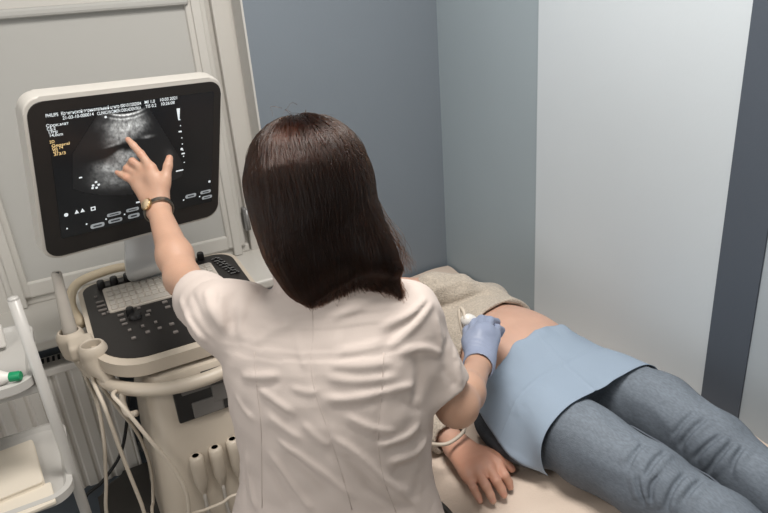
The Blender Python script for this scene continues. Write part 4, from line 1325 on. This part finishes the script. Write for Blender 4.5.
legs = [[V(.845, .92, .705), V(.848, .80, .704), V(.868, .66, .700), V(.892, .52, .690), V(.90, .36, .688), V(.905, .13, .675)],
        [V(1.03, .92, .705), V(1.058, .80, .706), V(1.052, .66, .702), V(1.040, .52, .692), V(1.035, .36, .688), V(1.02, .13, .675)]]
lr = [.088, .082, .073, .062, .058, .042]
pb = SDF(); pb.loft(bt, .02)
pb.ell(V(.926, 1.135, .750), (.112, .120, .083), None, .05)
pb.cone(V(.89, 1.49, .715), PH + V(.005, -.03, -.015), .050, .046, .02)
pp_ = head(pb, PH, PF, PU_, .95)
for Lg in legs:
    pb.chain(Lg, [r - .008 for r in lr], .03)
    A = Lg[-1]; pb.cone(A + V(0, -.03, -.015), A + V(0, -.05, .12), .034, .026, .03); pb.cone(A + V(0, -.05, .1), A + V(0, -.05, .14), .03, .02, .02)
for S, E_, W_ in ((NSH, NEL, NWR), (FSH, FEL, FWR)):
    pb.chain([S, S * .5 + E_ * .5, E_, E_ * .7 + W_ * .3, W_], [.048, .043, .037, .039, .0255], .02)
hand(pb, NWR, Nm, Nf, Nt, 1.06, wr=.027, fr=1.06)
Fd = nrm(nrm(FWR - FEL) + V(-.1, .7, -.45)); Fs = nrm(np.cross(Fd, Z1))
Fm = [FWR + Fd * .085 + Fs * o for o in (.026, .008, -.010, -.027)]
Ff = [[m + Fd * .042 - Z1 * .006, m + Fd * .065 - Z1 * .016, m + Fd * .078 - Z1 * .028] for m in Fm]
hand(pb, FWR, Fm, Ff, [FWR + Fs * .02 + Fd * .02, FWR + Fs * .045 + Fd * .05 - Z1 * .01, FWR + Fs * .052 + Fd * .08 - Z1 * .015, FWR + Fs * .05 + Fd * .10 - Z1 * .02], .95)
pos, Q = pb.mesh(.003, 1)
tint = np.ones((len(pos), 3)); face_tint(tint, pos, pp_); spot(tint, pos, onz(482, 468, .645), .13, (1.02, .84, .76))
for f, r in zip(Nf + [[Nt[1], Nt[2], Nt[3]]], (.0062, .0066, .0062, .0054, .007)):
    spot(tint, pos, f[2] + V(-.002, -.001, .006), r, (1.0, .84, .84), True)
for j in Nm + [f[0] for f in Nf]: spot(tint, pos, j + V(0, 0, .01), .014, (1.0, .87, .83))
pat = npmesh('person', pos, Q, m_skin2, tint=tint, label='person in raised beige sweater and jeans lying on the couch, belly bare', cat='person')
hh = SDF(); pr = np.cross(PF, PU_); PR = np.stack([pr, PF, np.cross(pr, PF)], 1)
hh.ell(PH + PU_ * .025 - PF * .018, (.083, .096, .100), PR, .02); hh.ell(PH + PU_ * .06 - PF * .07, (.085, .05, .08), PR, .04)
hh.ell(PH + PF * .10 - PU_ * .045, (.066, .075, .105), PR, .015, 's')
hh.plane(V(.85, 1.6, .624), V(0, 0, -1), PH - .2, PH + .2)
pos, Q = hh.mesh(.004, 1); npmesh('hair', pos, Q, m_hair2, pat)

# jeans
jb = SDF()
jb.loft([(V(.928, .885, .703), X1, Z1, .165, .084), (V(.928, .95, .707), X1, Z1, .176, .092), (V(.928, 1.02, .712), X1, Z1, .170, .095), (V(.928, 1.05, .716), X1, Z1, .163, .097)], .03)
jb.ell(V(.787, .960, .663), (.078, .125, .043), None, .03)
for Lg in legs: jb.chain(Lg, lr, .022)
je = SDF(); je.ops = list(jb.ops)
fl = []
for pts in ([(697, 411), (683, 423), (673, 436)], [(708, 417), (691, 431), (678, 449)], [(725, 433), (708, 445), (693, 460)], [(735, 440), (718, 458), (707, 474)], [(744, 446), (735, 459), (731, 473)],
            [(668, 450), (655, 461), (645, 478)], [(689, 471), (677, 483), (669, 498), (667, 510)], [(703, 480), (693, 488), (684, 500)], [(645, 443), (634, 455), (628, 466)], [(660, 474), (652, 486), (651, 505)], [(636, 474), (640, 490), (646, 505)]):
    fl.append((pts, .0046, -.0160)); fl.append(([(x + 5, y + 2.5) for x, y in pts], .0070, .0085)); fl.append(([(x - 5.5, y - 2.7) for x, y in pts], .0080, .0055))
for pts in ([(600, 425), (625, 440), (648, 462)], [(630, 395), (655, 410), (672, 425)]):
    fl.append((pts, .012, .003))
folds(je, jb, fl)
je.disp(lambda P: .0012 * np.sin(P[:, 1] * 70 + 3 * np.sin(P[:, 0] * 55)) * np.sin(P[:, 0] * 60 + P[:, 2] * 40), V(.6, 0, .5), V(1.3, 1.1, .9))
for Lg in legs: je.plane(Lg[-1] + V(0, .03, 0), V(0, -1, 0), Lg[-1] - .08, Lg[-1] + V(.08, .03, .08))
je.plane(V(.93, 1.045, .7), V(0, 1, 0), V(.6, 1.04, .5), V(1.3, 1.2, .95))
je.plane(V(.93, 1., .6195), V(0, 0, -1), V(.6, 0, .5), V(1.3, 1.1, .64))
pos, Q = je.mesh(.0026, 0)
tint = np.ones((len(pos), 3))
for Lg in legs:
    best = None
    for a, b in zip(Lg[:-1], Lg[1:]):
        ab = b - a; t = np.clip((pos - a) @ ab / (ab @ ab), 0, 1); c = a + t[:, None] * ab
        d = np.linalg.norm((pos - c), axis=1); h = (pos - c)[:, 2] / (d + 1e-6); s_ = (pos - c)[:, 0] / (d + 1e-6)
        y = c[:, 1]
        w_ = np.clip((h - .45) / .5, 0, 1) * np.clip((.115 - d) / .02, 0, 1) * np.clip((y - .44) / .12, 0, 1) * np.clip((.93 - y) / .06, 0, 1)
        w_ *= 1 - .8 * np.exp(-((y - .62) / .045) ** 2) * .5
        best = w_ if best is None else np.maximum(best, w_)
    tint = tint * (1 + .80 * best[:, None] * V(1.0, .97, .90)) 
tint *= np.where(pos[:, 1] > .90, .62, 1)[:, None] * np.where(pos[:, 1] > .90, 1, 1)[:, None]  # hips darkened: shade under the drape put into the denim colour
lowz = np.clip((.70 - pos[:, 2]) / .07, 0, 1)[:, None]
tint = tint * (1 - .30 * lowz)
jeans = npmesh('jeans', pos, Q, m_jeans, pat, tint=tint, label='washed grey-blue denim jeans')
for Lg, sg in ((legs[0], 1), (legs[1], -1)):          # stitched inner seams
    sm = MB(); pts = []
    for a, r in zip(Lg[1:], lr[1:]):
        pts.append(a + V(sg * r * .98, 0, -r * .02))
    pts = spline(pts, 8); P2 = []
    for p in pts:
        for _ in range(6):
            f = float(je.eval(p[None])[0]); e = .002
            g_ = V(*[float(je.eval((p + V(*[e if i == j else 0 for j in range(3)]))[None])[0] - je.eval((p - V(*[e if i == j else 0 for j in range(3)]))[None])[0]) for i in range(3)])
            if np.linalg.norm(g_) < 1e-8: break
            p = p - nrm(g_) * f
        P2.append(p)
    sm.tube(P2, .0024, 6); sm.build('inner_seam', m_seam, jeans)
for Lg in legs:
    s = SDF(); A = Lg[-1]; s.chain([A + V(0, .06, 0), A, A + V(0, -.03, -.012)], [.044, .043, .040], .02); s.cone(A + V(0, -.03, -.015), A + V(0, -.05, .12), .039, .031, .03); s.cone(A + V(0, -.05, .1), A + V(0, -.05, .14), .035, .024, .02)
    s.plane(V(A[0], A[1], .6195), V(0, 0, -1), A - .1, A + V(.1, .1, .0))
    pos, Q = s.mesh(.004, 1); npmesh('sock', pos, Q, m_sock, pat)

# sweater, pulled up above the belly
sw = SDF()
sw.chain([NSH, NEL, NEL * .35 + NWR * .65, NEL * .12 + NWR * .88], [.060, .054, .047, .042], .02)
wd2 = nrm(NWR - NEL); c = NEL * .16 + NWR * .84
sw.plane(c, wd2, c - .07, c + .07); sw.cone(c - wd2 * .03, c + wd2 * .03, .036, .037, .003, 's')
st_ = [(V(.926, 1.17, .728), X1, Z1, .156, .123), (V(.925, 1.22, .728), X1, Z1, .155, .121), (V(.922, 1.28, .728), X1, Z1, .154, .116), (V(.915, 1.36, .726), X1, Z1, .160, .113), (V(.908, 1.44, .720), X1, Z1, .164, .100), (V(.896, 1.485, .715), X1, Z1, .115, .082), (V(.889, 1.515, .715), X1, Z1, .070, .066)]
sw.loft(st_, .02)
sw.plane(V(.93, 1.205, .73), V(.22, -1, .05), V(.72, 1.0, .5), V(1.3, 1.30, 1))
sw.loft([(V(.926, 1.14, .728), X1, Z1, .147, .116), (V(.925, 1.20, .728), X1, Z1, .146, .114), (V(.923, 1.25, .727), X1, Z1, .138, .100)], .004, 4, 's')
sw.cone(NSH * .75 + V(.91, 1.42, .72) * .25, NSH, .062, .060, .02)
sw.chain([FSH * .75 + V(.91, 1.42, .72) * .25, FSH, FEL], [.066, .064, .056], .02)
sw.chain([FEL, FEL * .5 + FWR * .5 + V(0, 0, .006), FEL * .1 + FWR * .9], [.052, .056, .048], .006)
swb = SDF(); swb.ops = list(sw.ops)
folds(sw, swb, [([(446, 310), (466, 299), (484, 294), (500, 297)], .0055, -.020), ([(458, 325), (476, 312), (498, 304)], .008, .004), ([(430, 292), (455, 283), (480, 284)], .010, .004), ([(440, 284), (462, 275), (478, 279)], .008, -.003),
               ([(428, 425), (436, 410), (444, 400)], .008, -.004), ([(434, 432), (441, 418), (448, 410)], .007, .003)])
sw.disp(lambda P: .0022 * np.sin(P[:, 1] * 55 + 4 * np.sin(P[:, 0] * 23)) * np.sin(P[:, 0] * 41 + P[:, 2] * 33), V(.5, 1.0, .6), V(1.3, 1.7, 1))
sw.plane(V(.9, 1.4, .6205), V(0, 0, -1), V(.5, 1, .5), V(1.3, 1.7, .64))
sw.cone(V(.889, 1.50, .715), V(.875, 1.58, .72), .056, .062, .004, 's')
pos, Q = sw.mesh(.0035, 1); npmesh('sweater', pos, Q, m_knit, pat, label='beige knitted sweater raised above the belly')
# dark red cord on the wrist
cd_ = MB(); wq = nrm(Nm[1] - NWR); u1 = nrm(np.cross(wq, Z1)); u2 = np.cross(u1, wq); cc = NWR + wq * .004
cd_.tube([cc + u1 * .0285 * math.cos(a) + u2 * .0225 * math.sin(a) for a in np.linspace(0, 2 * PI, 33)], .0013, 6, caps=False); cd_.build('wrist_cord', m_red, pat)

# ------------------------------------------------------------------ blue drape over the hips
un = SDF(); un.ops = list(jb.ops) + [o for o in pb.ops[:2]]
gxn, gyn = 110, 76
DC = V(.928, .668)
TH = np.radians(np.linspace(186, 22, 90)); YS = np.linspace(.79, 1.10, 26); RS = np.linspace(.30, .05, 180)
YY, TT, RR = np.meshgrid(YS, TH, RS, indexing='ij')
F = un.eval(np.stack([DC[0] + RR * np.cos(TT), YY, DC[1] + RR * np.sin(TT)], -1)) - .0045
R0 = np.where((F < 0).any(2), RS[np.argmax(F < 0, axis=2)], .12)
RH = R0.copy()
for j in range(len(YS)):                      # taut cloth: bridge hollows of each section
    pts = [(R0[j, i] * math.cos(TH[i]), R0[j, i] * math.sin(TH[i])) for i in range(len(TH))]
    h_ = []; i0_ = int(np.argmin([p[0] for p in pts])); i1_ = int(np.argmax([p[0] for p in pts]))
    for i, p in enumerate(pts):
        if not i0_ <= i <= i1_: continue
        while len(h_) > 1:
            (x1, z1), (x2, z2) = pts[h_[-2]], pts[h_[-1]]
            if (x2 - x1) * (p[1] - z1) - (z2 - z1) * (p[0] - x1) >= 0: h_.pop()
            else: break
        h_.append(i)
    for a, b in zip(h_[:-1], h_[1:]):
        (x1, z1), (x2, z2) = pts[a], pts[b]
        for i in range(a + 1, b):
            c, s0 = math.cos(TH[i]), math.sin(TH[i]); den = c * (z2 - z1) - s0 * (x2 - x1)
            if abs(den) > 1e-9: RH[j, i] = max(R0[j, i], .93 * (x1 * (z2 - z1) - z1 * (x2 - x1)) / den + .07 * R0[j, i])
for _ in range(6):
    RH[1:-1, :] = RH[1:-1, :] * .5 + .25 * (RH[:-2, :] + RH[2:, :]); RH[:, 1:-1] = RH[:, 1:-1] * .5 + .25 * (RH[:, :-2] + RH[:, 2:])
RH = np.maximum(RH, R0) + .0015
s_, t_ = np.meshgrid(np.linspace(0, 1, gxn), np.linspace(0, 1, gyn), indexing='ij')
y_ = (1.036 + .038 * s_) * (1 - t_) + (.822 + .036 * s_) * t_
y_ = y_ + (1 - t_) ** 6 * (.0025 * np.sin(s_ * 21) + .0015 * np.sin(s_ * 51 + 1))
th0_ = np.radians(169 + 17 * t_ ** 1.5); th_ = th0_ + (TH[-1] - th0_) * s_
fi = (th_ - TH[0]) / (TH[-1] - TH[0]) * (len(TH) - 1.001); fj = np.clip((y_ - YS[0]) / (YS[1] - YS[0]), 0, len(YS) - 1.001)
i_ = fi.astype(int); j_ = fj.astype(int); a_ = fi - i_; b_ = fj - j_
r_ = RH[j_, i_] * (1 - a_) * (1 - b_) + RH[j_, i_ + 1] * a_ * (1 - b_) + RH[j_ + 1, i_] * (1 - a_) * b_ + RH[j_ + 1, i_ + 1] * a_ * b_
r_ = r_ + (1 - t_) ** 5 * (.003 + .003 * np.sin(s_ * 33 + 2)) + .0012 * np.sin(s_ * 16 + 5 * t_) * np.sin(t_ * 9 + 3 * s_) + .003 * np.clip(1 - s_ / .12, 0, 1) + .014 * t_ ** 2 * np.exp(-((s_ - .16) / .12) ** 2)
r_ += .0020 * np.exp(-((s_ - .52) / .010) ** 2) + .0016 * np.exp(-((t_ - .5) / .014) ** 2)        # packing creases
x_ = DC[0] + r_ * np.cos(th_); z_ = DC[1] + r_ * np.sin(th_)
P = np.stack([x_, y_, z_], -1).reshape(-1, 3); I = np.arange(gxn * gyn).reshape(gxn, gyn)
Q = np.stack([I[:-1, :-1], I[:-1, 1:], I[1:, 1:], I[1:, :-1]], -1).reshape(-1, 4)
dr = npmesh('disposable_drape', P, Q, m_drape, label='light blue disposable drape laid over the hips of the lying person', cat='drape')
so = dr.modifiers.new('thickness', 'SOLIDIFY'); so.thickness = .0012; so.offset = 1

# ------------------------------------------------------------------ transducer in the gloved hand with its cable
t0 = onz(467.5, 320.5, .930); t1 = onz(491, 330, .868)
td = nrm(t1 - t0); TL_ = np.linalg.norm(t1 - t0)
mb = MB(); mb.lathe([(.0, -.014), (.008, -.0135), (.0135, -.008), (.0165, .002), (.0165, .014), (.0135, .028), (.0135, .05), (.017, TL_ - .018), (.021, TL_ - .004), (.018, TL_ + .004), (.0, TL_ + .007)], t0, td, 28)
pr_ = mb.build('transducer', m_bottle, autosmooth=60, label='white ultrasound transducer held in the blue glove on the belly', cat='ultrasound transducer')
cpts = [t0 - td * .010, onz(463.5, 311.5, .948), onz(460.3, 308, .950), onz(459.3, 314, .940), onz(461, 325, .920), onz(464.5, 338, .895), onz(468.5, 353, .870), onz(473, 375, .830), onz(470, 396, .775), onz(467, 415, .735),
        onz(464, 430, .708), onz(457, 438, .700), onz(446, 444, .697), onz(431, 444, .690), V(.575, 1.10, .640), V(.535, 1.17, .52), V(.47, 1.27, .42), V(.36, 1.33, .42), ony(240, 494, 1.345), ony(222, 503, 1.35), ony(205, 510, 1.36), ony(190, 517, 1.36), V(.07, 1.35, .385), V(.03, 1.345, .345)]
cable(cpts, .0042, m_cable, 'transducer_cable', pr_, 10)
